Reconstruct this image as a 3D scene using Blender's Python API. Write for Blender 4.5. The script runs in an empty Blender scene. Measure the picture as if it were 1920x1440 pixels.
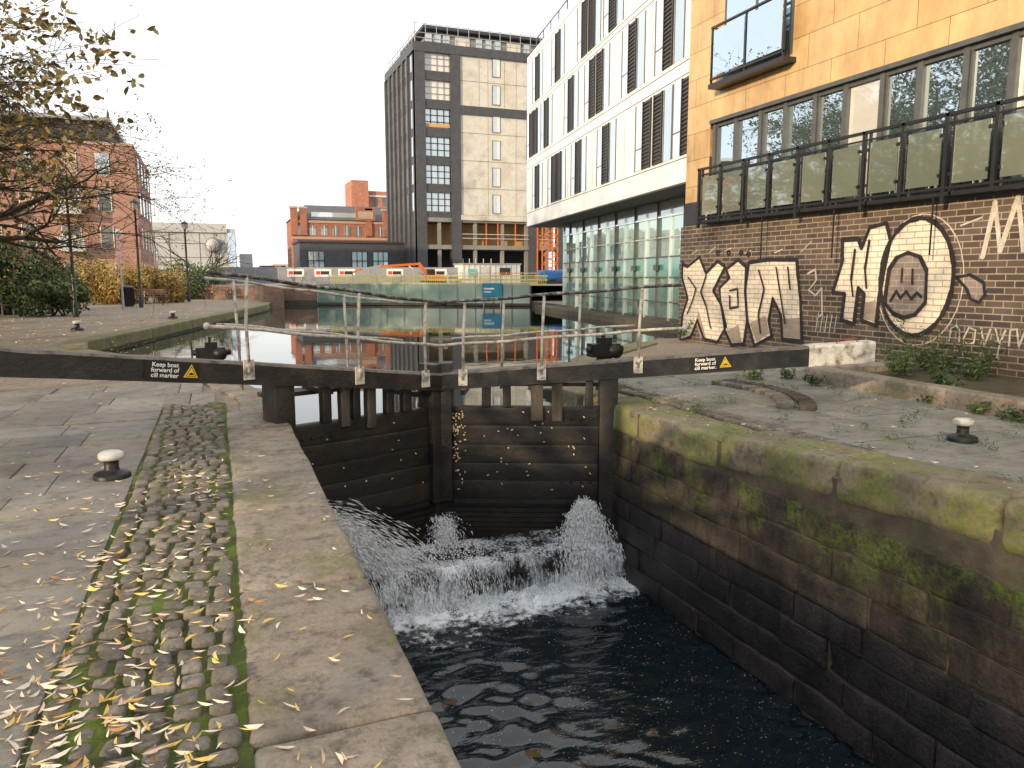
import bpy, math, random
from mathutils import Vector, Matrix, noise
from mathutils.geometry import tessellate_polygon
random.seed(7)
R=random.random
def U(a,b): return a+(b-a)*random.random()
C=bpy.context.scene.collection
# ---------------------------------------------------------------- materials
def newmat(name):
    m=bpy.data.materials.new(name); m.use_nodes=True
    nt=m.node_tree; nt.nodes.clear()
    out=nt.nodes.new('ShaderNodeOutputMaterial'); b=nt.nodes.new('ShaderNodeBsdfPrincipled')
    nt.links.new(b.outputs[0],out.inputs[0])
    return m,nt,b,out
class NT:
    def __init__(s,nt): s.nt=nt; s.pos=None
    def n(s,t,**k):
        x=s.nt.nodes.new('ShaderNode'+t)
        for a,v in k.items(): setattr(x,a,v)
        return x
    def l(s,a,b): s.nt.links.new(a,b)
    def P(s):
        if not s.pos: s.pos=s.n('NewGeometry')
        return s.pos.outputs['Position']
    def vec(s,scale=(1,1,1),rot=(0,0,0),loc=(0,0,0)):
        m=s.n('Mapping'); m.inputs['Scale'].default_value=scale; m.inputs['Rotation'].default_value=rot; m.inputs['Location'].default_value=loc
        s.l(s.P(),m.inputs[0]); return m.outputs[0]
    def noise(s,scale,detail=5,rough=.55,vec=None):
        x=s.n('TexNoise'); x.inputs['Scale'].default_value=scale; x.inputs['Detail'].default_value=detail; x.inputs['Roughness'].default_value=rough
        s.l(vec or s.P(),x.inputs['Vector']); return x.outputs[0]
    def ramp(s,f,stops):
        x=s.n('ValToRGB'); e=x.color_ramp.elements
        while len(e)<len(stops): e.new(.5)
        for i,(p,c) in enumerate(stops):
            e[i].position=p; e[i].color=(c if len(c)==4 else (*c,1)) if isinstance(c,tuple) else (c,c,c,1)
        s.l(f,x.inputs[0]); return x.outputs[0]
    def mix(s,f,a,b,mode='MIX'):
        x=s.n('MixRGB',blend_type=mode)
        for i,v in ((0,f),(1,a),(2,b)):
            if isinstance(v,tuple): x.inputs[i].default_value=(*v[:3],1)
            elif isinstance(v,(int,float)): x.inputs[i].default_value=v if i==0 else (v,v,v,1)
            else: s.l(v,x.inputs[i])
        return x.outputs[0]
    def math(s,op,a,b=0.5,clamp=False):
        x=s.n('Math',operation=op,use_clamp=clamp)
        for i,v in ((0,a),(1,b)):
            if isinstance(v,(int,float)): x.inputs[i].default_value=v
            else: s.l(v,x.inputs[i])
        return x.outputs[0]
    def xyz(s):
        x=s.n('SeparateXYZ'); s.l(s.P(),x.inputs[0]); return x.outputs
    def bump(s,h,b,strength=.4,dist=.01):
        x=s.n('Bump'); x.inputs['Strength'].default_value=strength; x.inputs['Distance'].default_value=dist
        s.l(h,x.inputs['Height']); s.l(x.outputs[0],b.inputs['Normal'])
    def rnd(s):
        x=s.n('Attribute'); x.attribute_name='rnd'; return x.outputs['Fac']
def mat(name,c1,c2=None,scale=3,rough=.8,metal=0,bump=.3,bscale=30,bdist=.01,c3=None,vary=0,moss=0,mosscol=(.07,.11,.015),mscale=2.5,aniso=(1,1,1),spec=.5,fine=.25,spots=0):
    m,nt,b,o=newmat(name); g=NT(nt); c2=c2 or c1
    v=g.vec(aniso)
    f=g.noise(scale,6,.6,v)
    stops=[(.3,c1),(.7,c2)] if not c3 else [(.28,c1),(.5,c2),(.72,c3)]
    col=g.ramp(f,stops)
    f2=g.noise(bscale,4,.7)
    if fine: col=g.mix(1,col,g.ramp(f2,[(.25,1-fine*1.4),(.75,1.0)]),'MULTIPLY')
    if spots:
        f4=g.noise(scale*4.5,5,.75); col=g.mix(1,col,g.ramp(f4,[(.36,1-spots),(.5,1.0)]),'MULTIPLY')
    if vary: col=g.mix(1,col,g.ramp(g.rnd(),[(0,1-vary),(1,1.0)]),'MULTIPLY')
    if moss:
        f3=g.noise(mscale,7,.7)
        mk=g.ramp(f3,[(.62-moss*.3,0.0),(.72-moss*.3,1.0)])
        mk=g.math('MULTIPLY',mk,g.ramp(g.noise(mscale*9,4,.7),[(.35,.25),(.6,1.0)]))
        mc=g.mix(f2,tuple(x*.4 for x in mosscol),tuple(x*1.5 for x in mosscol))
        col=g.mix(mk,col,mc)
    g.l(col,b.inputs['Base Color']); b.inputs['Roughness'].default_value=rough; b.inputs['Metallic'].default_value=metal
    b.inputs['Specular IOR Level'].default_value=spec
    if bump: g.bump(f2,b,bump,bdist)
    return m
def glass(name,tint,refl=.6,rough=.03,wav=.0,tint2=None,gc=(.85,.95,1)):
    m,nt,b,o=newmat(name); g=NT(nt)
    gl=g.n('BsdfGlossy'); gl.inputs['Roughness'].default_value=rough; gl.inputs['Color'].default_value=(*gc,1)
    f=g.noise(.6,3)
    g.l(g.mix(f,tint,tint2 or tuple(x*1.8 for x in tint)),b.inputs['Base Color']); b.inputs['Roughness'].default_value=.3
    fr=g.n('Fresnel'); fr.inputs[0].default_value=1.5
    mx=g.n('MixShader'); 
    g.l(g.math('ADD',fr.outputs[0],refl,True),mx.inputs[0]); g.l(b.outputs[0],mx.inputs[1]); g.l(gl.outputs[0],mx.inputs[2]); g.l(mx.outputs[0],o.inputs[0])
    if wav:
        bp=g.n('Bump'); bp.inputs['Strength'].default_value=wav; bp.inputs['Distance'].default_value=.03
        g.l(g.noise(.9,2),bp.inputs['Height']); g.l(bp.outputs[0],gl.inputs['Normal'])
    return m
# ---------------------------------------------------------------- mesh builder
class MB:
    def __init__(s): s.v=[];s.f=[];s.m=[];s.r=[];s.mats=[];s.sm=[];s.T=None;s.rv=.5;s.smooth=False
    def mi(s,m):
        if m not in s.mats: s.mats.append(m)
        return s.mats.index(m)
    def add(s,vs,fs,m,smooth=None):
        o=len(s.v); k=s.mi(m); T=s.T
        for p in vs:
            p=Vector(p); s.v.append(T@p if T else p); s.r.append(s.rv)
        sm=s.smooth if smooth is None else smooth
        for f in fs: s.f.append([i+o for i in f]); s.m.append(k); s.sm.append(sm)
    def box(s,x0,x1,y0,y1,z0,z1,m):
        s.add([(x0,y0,z0),(x1,y0,z0),(x1,y1,z0),(x0,y1,z0),(x0,y0,z1),(x1,y0,z1),(x1,y1,z1),(x0,y1,z1)],
              [(0,3,2,1),(4,5,6,7),(0,1,5,4),(1,2,6,5),(2,3,7,6),(3,0,4,7)],m,False)
    def bar(s,a,b,w,h,m,up=(0,0,1)):
        a=Vector(a);b=Vector(b);d=(b-a).normalized();u=Vector(up);x=d.cross(u)
        if x.length<1e-4: x=d.cross(Vector((1,0,0)))
        x.normalize();u=x.cross(d); x*=w/2;u=u*h/2
        s.add([a-x-u,a+x-u,a+x+u,a-x+u,b-x-u,b+x-u,b+x+u,b-x+u],[(0,1,2,3),(7,6,5,4),(0,4,5,1),(1,5,6,2),(2,6,7,3),(3,7,4,0)],m,False)
    def tube(s,pts,rad,m,n=8,cap=True):
        pts=[Vector(p) for p in pts]; vs=[];fs=[]
        if not isinstance(rad,(list,tuple)): rad=[rad]*len(pts)
        pu=None
        for i,p in enumerate(pts):
            d=(pts[min(i+1,len(pts)-1)]-pts[max(i-1,0)])
            d=d.normalized() if d.length>1e-9 else Vector((0,0,1))
            if pu is None: pu=d.orthogonal().normalized()
            u=(pu-d*pu.dot(d)); u=u.normalized() if u.length>1e-6 else d.orthogonal().normalized()
            pu=u;w=d.cross(u)
            for k in range(n):
                a=2*math.pi*k/n; vs.append(p+(u*math.cos(a)+w*math.sin(a))*rad[i])
        for i in range(len(pts)-1):
            for k in range(n): fs.append((i*n+k,i*n+(k+1)%n,(i+1)*n+(k+1)%n,(i+1)*n+k))
        if cap: fs.append(tuple(range(n-1,-1,-1))); fs.append(tuple((len(pts)-1)*n+k for k in range(n)))
        s.add(vs,fs,m,True)
    def lathe(s,c,prof,m,n=20):
        vs=[];fs=[];c=Vector(c)
        for r,z in prof:
            for k in range(n):
                a=2*math.pi*k/n; vs.append(c+Vector((r*math.cos(a),r*math.sin(a),z)))
        for i in range(len(prof)-1):
            for k in range(n): fs.append((i*n+k,i*n+(k+1)%n,(i+1)*n+(k+1)%n,(i+1)*n+k))
        fs.append(tuple((len(prof)-1)*n+k for k in range(n)))
        s.add(vs,fs,m,True)
    def block(s,c,size,m,rb=.02,rot=0,amp=.006,freq=3,mid=1,bottom=False,tilt=(0,0),slope=0):
        hs=[x/2 for x in size]; cs=[]
        for h in hs:
            r=min(rb,h*.9); l=[-h,-h+r*.35,-h+r]; k=mid if h>.12 else 0
            for i in range(k): l.append((-h+r)+(2*h-2*r)*(i+1)/(k+1))
            l+=[h-r,h-r*.35,h]; cs.append(l)
        M=Matrix.Rotation(rot,3,'Z'); c=Vector(c)
        sd=Vector((R()*50,R()*50,R()*50))
        def pr(x,y,z):
            q=Vector([max(-(h-min(rb,h*.9)),min(h-min(rb,h*.9),t)) for h,t in zip(hs,(x,y,z))])
            d=Vector((x,y,z))-q
            if d.length>1e-7: d=d.normalized()*min(rb,min(hs)*.9)
            p=q+d
            p=p+noise.noise_vector(p*freq+sd)*amp+noise.noise_vector(p*freq*4+sd)*amp*.35
            p.z+=p.x*tilt[0]+p.y*tilt[1]+p.y*slope
            return M@p+c
        s.rv=R()
        for ax,sg in ((2,1),(0,1),(0,-1),(1,1),(1,-1),(2,-1)):
            if ax==2 and sg==-1 and not bottom: continue
            a,b=[i for i in range(3) if i!=ax]
            A,B=cs[a],cs[b]; vs=[];fs=[]
            for i in A:
                for j in B:
                    q=[0,0,0];q[ax]=sg*hs[ax];q[a]=i;q[b]=j;vs.append(pr(*q))
            nb=len(B)
            flip=(sg==1)==(ax!=1)
            for i in range(len(A)-1):
                for j in range(nb-1):
                    f=(i*nb+j,(i+1)*nb+j,(i+1)*nb+j+1,i*nb+j+1); fs.append(f if flip else f[::-1])
            s.add(vs,fs,m,True)
    def poly(s,pts,m):
        pts=[Vector(p) for p in pts]
        s.add(pts,[tuple(t) for t in tessellate_polygon([pts])],m,False)
    def leaf(s,c,d,L,W,m,n=None,curl=.15):
        d=Vector(d).normalized(); n=(n or Vector((U(-.3,.3),U(-.3,.3),1))).normalized(); w=d.cross(n)
        w=w.normalized() if w.length>1e-5 else Vector((1,0,0))
        n=w.cross(d)
        c=Vector(c); h=L/2; bend=w*U(-.12,.12)*L
        s.add([c-d*h+n*curl*h*.6,c-d*h*.3+w*W/2+bend,c+d*h*.3+w*W/2+bend,c+d*h+n*curl*h,c+d*h*.3-w*W/2+bend,c-d*h*.3-w*W/2+bend],[(0,1,2,3),(0,3,4,5)],m,False)
    def obj(s,name,parent=None):
        me=bpy.data.meshes.new(name); me.from_pydata([tuple(p) for p in s.v],[],s.f)
        for m in s.mats: me.materials.append(m)
        me.polygons.foreach_set('material_index',s.m); me.polygons.foreach_set('use_smooth',s.sm)
        a=me.attributes.new('rnd','FLOAT','POINT'); a.data.foreach_set('value',s.r)
        me.update(); o=bpy.data.objects.new(name,me); C.objects.link(o)
        if parent: o.parent=parent
        return o
def F(o,ex,ez=(0,0,1)):
    ex=Vector(ex).normalized(); ez=Vector(ez).normalized(); ey=ez.cross(ex).normalized(); ez=ex.cross(ey)
    M=Matrix.Identity(4)
    for i in range(3): M[i][0]=ex[i];M[i][1]=ey[i];M[i][2]=ez[i];M[i][3]=o[i]
    return M
def empty(name):
    e=bpy.data.objects.new(name,None); C.objects.link(e); return e
# ---------------------------------------------------------------- palette
m_cope=mat('coping_stone',(.2,.165,.135),(.34,.29,.24),2.0,.85,bump=.7,bscale=38,c3=(.42,.37,.31),vary=.25,moss=.42,mosscol=(.15,.145,.075),mscale=1.4,spots=.5)
m_cope_r=mat('coping_stone_mossy',(.14,.115,.08),(.28,.24,.17),2.2,.9,bump=.8,bscale=30,c3=(.38,.34,.26),vary=.25,moss=.6,mosscol=(.15,.175,.05),mscale=1.5,spots=.5)
m_sett=mat('sett_stone',(.15,.135,.115),(.34,.31,.265),9,.85,bump=.7,bscale=60,vary=.45,moss=.1,mscale=5,spots=.3)
m_slab=mat('paving_slab',(.25,.235,.21),(.38,.36,.325),1.3,.9,bump=.4,bscale=90,vary=.28,moss=.05,mscale=3,bdist=.004,spots=.35)
m_slab_r=mat('paving_slab_damp',(.19,.19,.165),(.33,.33,.29),1.6,.8,bump=.3,bscale=60,vary=.25,moss=.2,mscale=1.2,mosscol=(.14,.15,.07),bdist=.005,spots=.4)
m_moss=mat('joint_moss',(.06,.055,.03),(.11,.16,.02),3.5,.95,bump=1,bscale=90,bdist=.02,c3=(.16,.24,.03))
m_mossbed=mat('joint_soil',(.05,.045,.03),(.1,.1,.04),5,.95,bump=1,bscale=70,bdist=.03,c3=(.08,.065,.04))
m_soil=mat('planter_soil',(.05,.045,.03),(.11,.09,.05),4,.95,bump=1,bscale=30,bdist=.04,c3=(.07,.09,.03))
m_gravel=mat('gravel_path',(.24,.19,.14),(.37,.31,.24),.9,.95,bump=.5,bscale=25,c3=(.35,.26,.16),fine=.5)
m_wood=mat('gate_timber',(.009,.008,.009),(.026,.021,.018),2,.5,bump=.6,bscale=14,aniso=(1,1,2.5),c3=(.04,.034,.03),vary=.45,spots=.4)
m_woodold=mat('weathered_timber',(.03,.025,.02),(.12,.1,.075),6,.8,bump=.6,bscale=25,aniso=(1,1,.15))
m_beam=mat('beam_paint_black',(.01,.01,.011),(.022,.02,.02),3,.42,bump=.5,bscale=30,c3=(.06,.05,.043),spots=.3)
m_beamtop=mat('beam_worn_top',(.06,.05,.045),(.19,.165,.14),5,.7,bump=.5,bscale=30,c3=(.03,.028,.026))
m_wpaint=mat('flaking_white_paint',(.1,.07,.045),(.62,.6,.54),9,.6,bump=.5,bscale=40,c3=(.74,.72,.68))
m_white=mat('white_paint',(.65,.65,.62),(.8,.8,.78),6,.5,bump=.1)
m_rust=mat('railing_old_paint',(.15,.08,.045),(.55,.52,.46),16,.6,bump=.4,c3=(.68,.66,.6))
m_railblk=mat('railing_black_worn',(.015,.014,.014),(.05,.045,.04),16,.5,bump=.4,c3=(.5,.47,.42))
m_iron=mat('black_iron',(.01,.01,.01),(.03,.028,.026),8,.4,bump=.3,metal=.3)
m_black=mat('black_metal',(.012,.013,.016),(.02,.02,.022),8,.35,bump=0,fine=0)
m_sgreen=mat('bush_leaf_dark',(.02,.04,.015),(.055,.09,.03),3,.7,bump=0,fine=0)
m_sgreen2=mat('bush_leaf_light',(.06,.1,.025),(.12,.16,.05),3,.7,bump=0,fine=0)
m_yel=mat('shrub_leaf_yellow',(.42,.28,.06),(.6,.44,.14),3,.8,bump=0,fine=0)
m_yel2=mat('shrub_leaf_ochre',(.24,.14,.04),(.42,.28,.09),3,.8,bump=0,fine=0)
m_bark=mat('bark',(.03,.024,.018),(.08,.06,.045),6,.9,bump=.6,bscale=30)
m_tl=mat('tree_leaf_olive',(.12,.1,.03),(.25,.2,.06),3,.7,bump=0,fine=0)
m_tl2=mat('tree_leaf_gold',(.34,.22,.05),(.4,.22,.06),3,.7,bump=0,fine=0)
L1=mat('fallen_leaf_yellow',(.58,.4,.09),(.7,.52,.18),40,.6,bump=0,fine=0)
L2=mat('fallen_leaf_cream',(.6,.54,.42),(.74,.69,.59),40,.6,bump=0,fine=0)
L3=mat('fallen_leaf_brown',(.2,.1,.04),(.4,.22,.09),40,.6,bump=0,fine=0)
L4=mat('fallen_leaf_pink',(.52,.4,.31),(.64,.5,.41),40,.6,bump=0,fine=0)
LM=[L1,L1,L1,L2,L2,L2,L2,L3,L4,L4]
m_sblack=mat('sign_black',(.012,.012,.012),bump=0,rough=.4,fine=0); m_syel=mat('sign_yellow',(.75,.5,.02),bump=0,rough=.4,fine=0); m_swhite=mat('sign_white',(.8,.8,.8),bump=0,rough=.5,fine=0)
def lockwall():
    m,nt,b,o=newmat('lock_wall_stone'); g=NT(nt); z=g.xyz()[2]
    n1=g.noise(2.2,6); n2=g.noise(28,5,.7); n3=g.noise(1.6,7,.7,g.vec((1,1.2,.9))); n5=g.noise(7,6,.7,g.vec((1,1,.35)))
    dry=g.ramp(n1,[(.3,(.024,.02,.019)),(.55,(.062,.049,.041)),(.75,(.105,.082,.066))])
    wet=g.ramp(n1,[(.3,(.018,.015,.018)),(.7,(.055,.044,.047))])
    zz=g.math('ADD',z,g.math('MULTIPLY',n3,.9))
    col=g.mix(g.ramp(g.math('ADD',zz,1.35),[(.35,0.0),(.9,1.0)]),wet,dry)
    col=g.mix(1,col,g.ramp(g.rnd(),[(0,.6),(1,1.25)]),'MULTIPLY')
    col=g.mix(1,col,g.ramp(n2,[(.25,.45),(.7,1.05)]),'MULTIPLY')
    col=g.mix(1,col,g.ramp(n5,[(.35,.35),(.55,1.05)]),'MULTIPLY')
    ms=g.math('MULTIPLY',g.ramp(n3,[(.48,0.0),(.59,.95)]),g.ramp(g.math('ADD',z,1.3),[(.25,0.0),(.8,1.0)]))
    ms=g.math('MULTIPLY',ms,g.ramp(g.noise(14,5,.75),[(.4,0.1),(.55,1.0)]))
    col=g.mix(ms,col,g.mix(n2,(.02,.035,.005),(.12,.175,.025)))
    g.l(col,b.inputs['Base Color'])
    g.l(g.ramp(g.math('ADD',z,1.6),[(.0,.3),(.9,.8)]),b.inputs['Roughness'])
    g.bump(n2,b,.9,.025); return m
m_lock=lockwall()
m_bankwall=mat('bank_wall_stone',(.03,.03,.025),(.1,.085,.065),2,.8,bump=.6,bscale=12,bdist=.03,c3=(.06,.07,.03))
# ---------------------------------------------------------------- ground with water hole
hole=[(.66,-14),(4.52,-14),(4.52,10.0),(6.4,13.4),(9.4,16.2),(10.7,17.3),(15.1,17.3),(19.0,42.6),(19.6,47.6),(3.9,56.6),(2.6,45.6),(-3.0,21.0),(-2.7,18.8),(-.3,14.5),(.66,10.4)]
g=MB()
outer=[(-700,-300),(700,-300),(700,900),(-700,900)]
t=tessellate_polygon([[Vector((x,y,0)) for x,y in outer],[Vector((x,y,0)) for x,y in hole]])
g.add([(x,y,-.03) for x,y in outer+hole],[tuple(q) for q in t],m_gravel)
g.obj('ground')
w=MB(); n=len(hole)
for i in range(n):
    a=hole[i];b=hole[(i+1)%n]
    w.add([(a[0],a[1],-3.2),(b[0],b[1],-3.2),(b[0],b[1],-.03),(a[0],a[1],-.03)],[(0,1,2,3)],m_bankwall)
w.obj('canal_bank_wall')
def cope_along(mb,pts,width,h,ztop,m,lmin=.9,lmax=1.6,over=.03,left=True,rb=.035,amp=.012,zf=None):
    for a,b in zip(pts[:-1],pts[1:]):
        a=Vector((*a,0));b=Vector((*b,0));d=(b-a);Ln=d.length;d.normalize();nn=Vector((-d.y,d.x,0))*(1 if left else -1)
        s=0
        while s<Ln-.05:
            l=min(U(lmin,lmax),Ln-s)
            if Ln-s-l<.4:l=Ln-s
            c=a+d*(s+l/2)+nn*(width/2-over); zt=zf(c) if zf else ztop
            mb.block((c.x,c.y,zt-h/2+U(-.008,.008)),(l-.014,width,h),m,rb,math.atan2(d.y,d.x)+U(-.003,.003),amp,2.2,4)
            s+=l
cp=MB(); cope_along(cp,[(.66,-3),(.66,9.3)],.63,.3,.02,m_cope,1.25,1.75,.0)
cope_along(cp,[(.66,9.3),(.66,10.4),(-.3,14.5),(-2.7,18.8)],.5,.3,.015,m_cope,.8,1.3)
cp.obj('lock_coping')
cp=MB(); zr=lambda c: .0+max(0,min(.24,(7.0-c.y)*.05))
for (y0,y1) in [(8.75,7.7),(7.7,6.15),(6.15,4.62),(4.62,3.25),(3.25,1.9),(1.9,.5),(.5,-1)]:
    cy=(y0+y1)/2; cp.block((4.5+.31,cy,zr(Vector((0,cy)))-.17),(.62,y0-y1-.016,.34),m_cope_r,.07,U(-.006,.006),.022,2.2,5,slope=-.05 if y0<7.5 else 0)
cope_along(cp,[(4.52,8.76),(4.52,10.0),(6.4,13.4),(9.4,16.2)],.55,.3,.01,m_cope_r,.8,1.4,left=False)
cp.obj('lock_coping')
cp=MB(); cope_along(cp,[(-3.0,21.0),(2.6,45.6),(3.6,55)],.55,.34,.03,m_cope_r,1.2,2.0)
cope_along(cp,[(-2.7,18.8),(-3.0,21)],.55,.34,.03,m_cope_r,1.2,2.0)
cp.obj('canal_bank_coping')
wl=MB(); zc=-.34
for ci in range(9):
    h=[.27,.25,.27,.24,.26,.25,.26,.26,.27][ci]; y=-1.2+U(0,.5)
    while y<8.45:
        l=min(U(.55,1.15),8.45-y)
        if 8.45-y-l<.3:l=8.45-y
        wl.block((4.5+.2+U(-.011,.009),y+l/2,zc-h/2),(.4,l-.01,h-.009),m_lock,.018,U(-.007,.007),.018,2.8,3,True)
        y+=l
    zc-=h
wl.box(4.53,4.9,-3,8.4,-3.1,-.2,m_bankwall)
wl.obj('lock_chamber_wall')
wl=MB(); zc=-.29
for ci in range(9):
    h=.26; y=-2.5+U(0,.5)
    while y<8.3:
        l=min(U(.55,1.15),8.3-y)
        wl.block((.66-.19,y+l/2,zc-h/2),(.4,l-.012,h-.01),m_lock,.02,0,.012,2.5,1,True); y+=l
    zc-=h
wl.obj('lock_chamber_wall')
# ---------------------------------------------------------------- setts + moss bed
st=MB(); NXm,NYm=28,400; vs=[];fs=[]
for j in range(NYm+1):
    for i in range(NXm+1):
        x=-.67+.71*i/NXm; y=-1.5+11.6*j/NYm
        e=(max(0,1-abs(x-.0)/.05)*.014+max(0,1-abs(x+.3)/.05)*.012)*(.5+noise.noise(Vector((x*3,y*2,9))))
        h=-.008+e+.034*max(0,noise.noise(Vector((x*4.5,y*1.6,2)))+.3)+.007*noise.noise(Vector((x*40,y*40,0)))
        vs.append((x,y,min(h,.02)))
for j in range(NYm):
    for i in range(NXm): k=j*(NXm+1)+i; fs.append((k,k+1,k+NXm+2,k+NXm+1))
st.add(vs,fs,m_moss,True)
y=-1.2
while y<10:
    x=-.655; dy=U(.1,.125)
    while x<.0:
        wx=U(.09,.135)
        if x+wx>.03: wx=max(.06,.02-x)
        if wx>.07: st.block((x+wx/2+math.sin(y*1.3)*.006,y+dy/2+math.sin(x*7+y)*.01,-.006+U(-.009,.006)),(wx-U(.014,.03),dy-U(.014,.03),.07),m_sett,.02,U(-.07,.07),.007,14,0,tilt=(U(-.07,.07),U(-.07,.07)))
        x+=wx
    y+=dy
st.obj('cobbled_strip')
fl=MB(); fl.add([(-11,-3,-.015),(-.66,-3,-.015),(-.66,12.3,-.015),(-11,12.3,-.015)],[(0,1,2,3)],m_mossbed)
y=-1.5; 
while y<12.2:
    dy=U(.5,.66)
    if y+dy>12: dy=12.3-y
    x=-.67
    while x>-10:
        wx=U(.5,.95); fl.block((x-wx/2,y+dy/2,-.03+U(-.005,.005)),(wx-.01,dy-.01,.07),m_slab,.007,0,.003,2,1,tilt=(U(-.008,.008),U(-.008,.008))); x-=wx
    y+=dy
y=10
while y<12.2:
    dy=.57; x=-.08 if y<11 else -.25
    while x>-.6: wx=.3; fl.block((x-wx/2,y+dy/2,-.03),(wx-.01,dy-.01,.07),m_slab,.007,0,.003,2,1); x-=wx
    y+=dy
fl.obj('towpath_paving')
fr=MB(); fr.add([(5.1,-2,-.015),(10.9,-2,-.015),(10.9,12,-.015),(7,13.2,-.015),(5.1,10,-.015)],[(0,1,2,3,4)],m_mossbed)
y=-1
while y<9.2:
    dy=U(.14,.2)
    for k in range(2): fr.block((5.2+k*.15,y+dy/2,-.012+U(-.006,.006)),(.13,dy-.02,.07),m_sett,.02,U(-.04,.04),.006,12,0)
    y+=dy
y=-1
while y<12:
    dy=U(.8,1.15);x=5.46
    while x<8.25 if y<9.5 else x<10.2:
        wx=U(.7,1.3); fr.block((x+wx/2,y+dy/2,-.03+U(-.006,.006)),(wx-.014,dy-.014,.07),m_slab_r,.012,0,.005,2,0); x+=wx
    y+=dy
fr.obj('quay_paving')
q=MB(); 
for i in range(15):
    a=math.radians(-44+i*4.2)
    for k,r in enumerate((2.15,2.4)):
        q.block((4.7+r*math.cos(a),8.75+r*math.sin(a),.02),(.2,.12,.08),m_woodold if k else m_sett,.015,a,.005,10,0)
q.obj('gate_quadrant_kerb')
pk=MB(); y=0.4
while y<9.2:
    l=U(.7,1.2)
    if y+l>9.0:l=9.2-y
    pk.block((8.42+(y-9)*.05,y+l/2,.09),(.3,l-.012,.26),m_cope,.03,0,.012,2.5,2); y+=l
pk.block((9.7,9.15,.09),(2.3,.3,.26),m_cope,.03,0,.012,2.5,2)
pk.add([(8.5,0,.1),(10.9,0,.1),(10.9,9.1,.1),(8.5,9.1,.1)],[(0,1,2,3)],m_soil)
pk.obj('planter_kerb')
# ---------------------------------------------------------------- water
def watermat(name,foam=False):
    m,nt,b,o=newmat(name); g=NT(nt)
    b.inputs['IOR'].default_value=1.6 if foam else 1.36; b.inputs['Roughness'].default_value=.02
    if foam:
        s=g.xyz(); n1=g.noise(9,8,.75); n4=g.noise(2.2,4)
        d=g.math('ADD',g.math('MULTIPLY',g.math('SUBTRACT',s[1],7.02),1.25),g.math('MULTIPLY',g.math('SUBTRACT',n1,.5),2.8))
        d=g.math('ADD',d,g.math('MULTIPLY',g.math('SUBTRACT',n4,.5),1.8))
        f=g.ramp(d,[(.45,0.0),(.95,1.0)])
        sp=g.noise(55,2,.5); f2=g.ramp(sp,[(.7,0.0),(.73,.6)])
        f=g.math('MAXIMUM',f,f2)
        g.l(g.mix(f,(.004,.009,.013),(.75,.8,.84)),b.inputs['Base Color'])
        g.l(g.ramp(f,[(0,.02),(1,.6)]),b.inputs['Roughness'])
        g.bump(g.noise(14,3,.5,g.vec((.5,1.4,1),(0,0,.25))),b,.3,.02)
    else:
        b.inputs['Base Color'].default_value=(.012,.022,.018,1)
        g.bump(g.noise(1.6,4,.5,g.vec((1,1.0,1))),b,.06,.03)
    return m
m_up=watermat('basin_water'); m_low=watermat('lock_water',True)
wu=MB()
wp=[(-6,8.75),(.5,8.75),(2.53,9.5),(4.6,8.6),(26,8.6),(26,60),(-6,60)]
wu.add([(x,y,-.36) for x,y in wp],[tuple(q) for q in tessellate_polygon([[Vector((x,y,0)) for x,y in wp]])],m_up)
wu.obj('canal_water')
lw=MB(); NX,NY=130,390; x0,x1,y0,y1=.45,4.65,-4,8.3
wv=[]
for i in range(26):
    a=math.radians(random.gauss(-88,30)); L=random.choice([.12,.15,.19,.22,.26,.3,.36,.5]); wv.append((math.cos(a)*6.283/L,math.sin(a)*6.283/L,R()*6.28,L*.0118))
vs=[];fs=[]
for j in range(NY+1):
    yy=y0+(y1-y0)*j/NY
    for i in range(NX+1):
        xx=x0+(x1-x0)*i/NX
        wx=xx+.15*noise.noise(Vector((xx*1.3,yy*1.3,1))); wy=yy+.18*noise.noise(Vector((xx*1.1,yy*1.1,7)))
        h=sum(A*math.sin(kx*wx+ky*wy+ph) for kx,ky,ph,A in wv)
        am=.6+.9*noise.noise(Vector((xx*.7,yy*.5,3)))+max(0,(yy-7.2))*1.3
        if yy>7.2: h+= (yy-7.2)*.07*noise.noise(Vector((xx*9,yy*9,4)))
        vs.append((xx,yy,-2.14+h*max(.15,am)))
for j in range(NY):
    for i in range(NX):
        k=j*(NX+1)+i; fs.append((k,k+1,k+NX+2,k+NX+1))
lw.add(vs,fs,m_low,True); lw.obj('lock_water')
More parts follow.
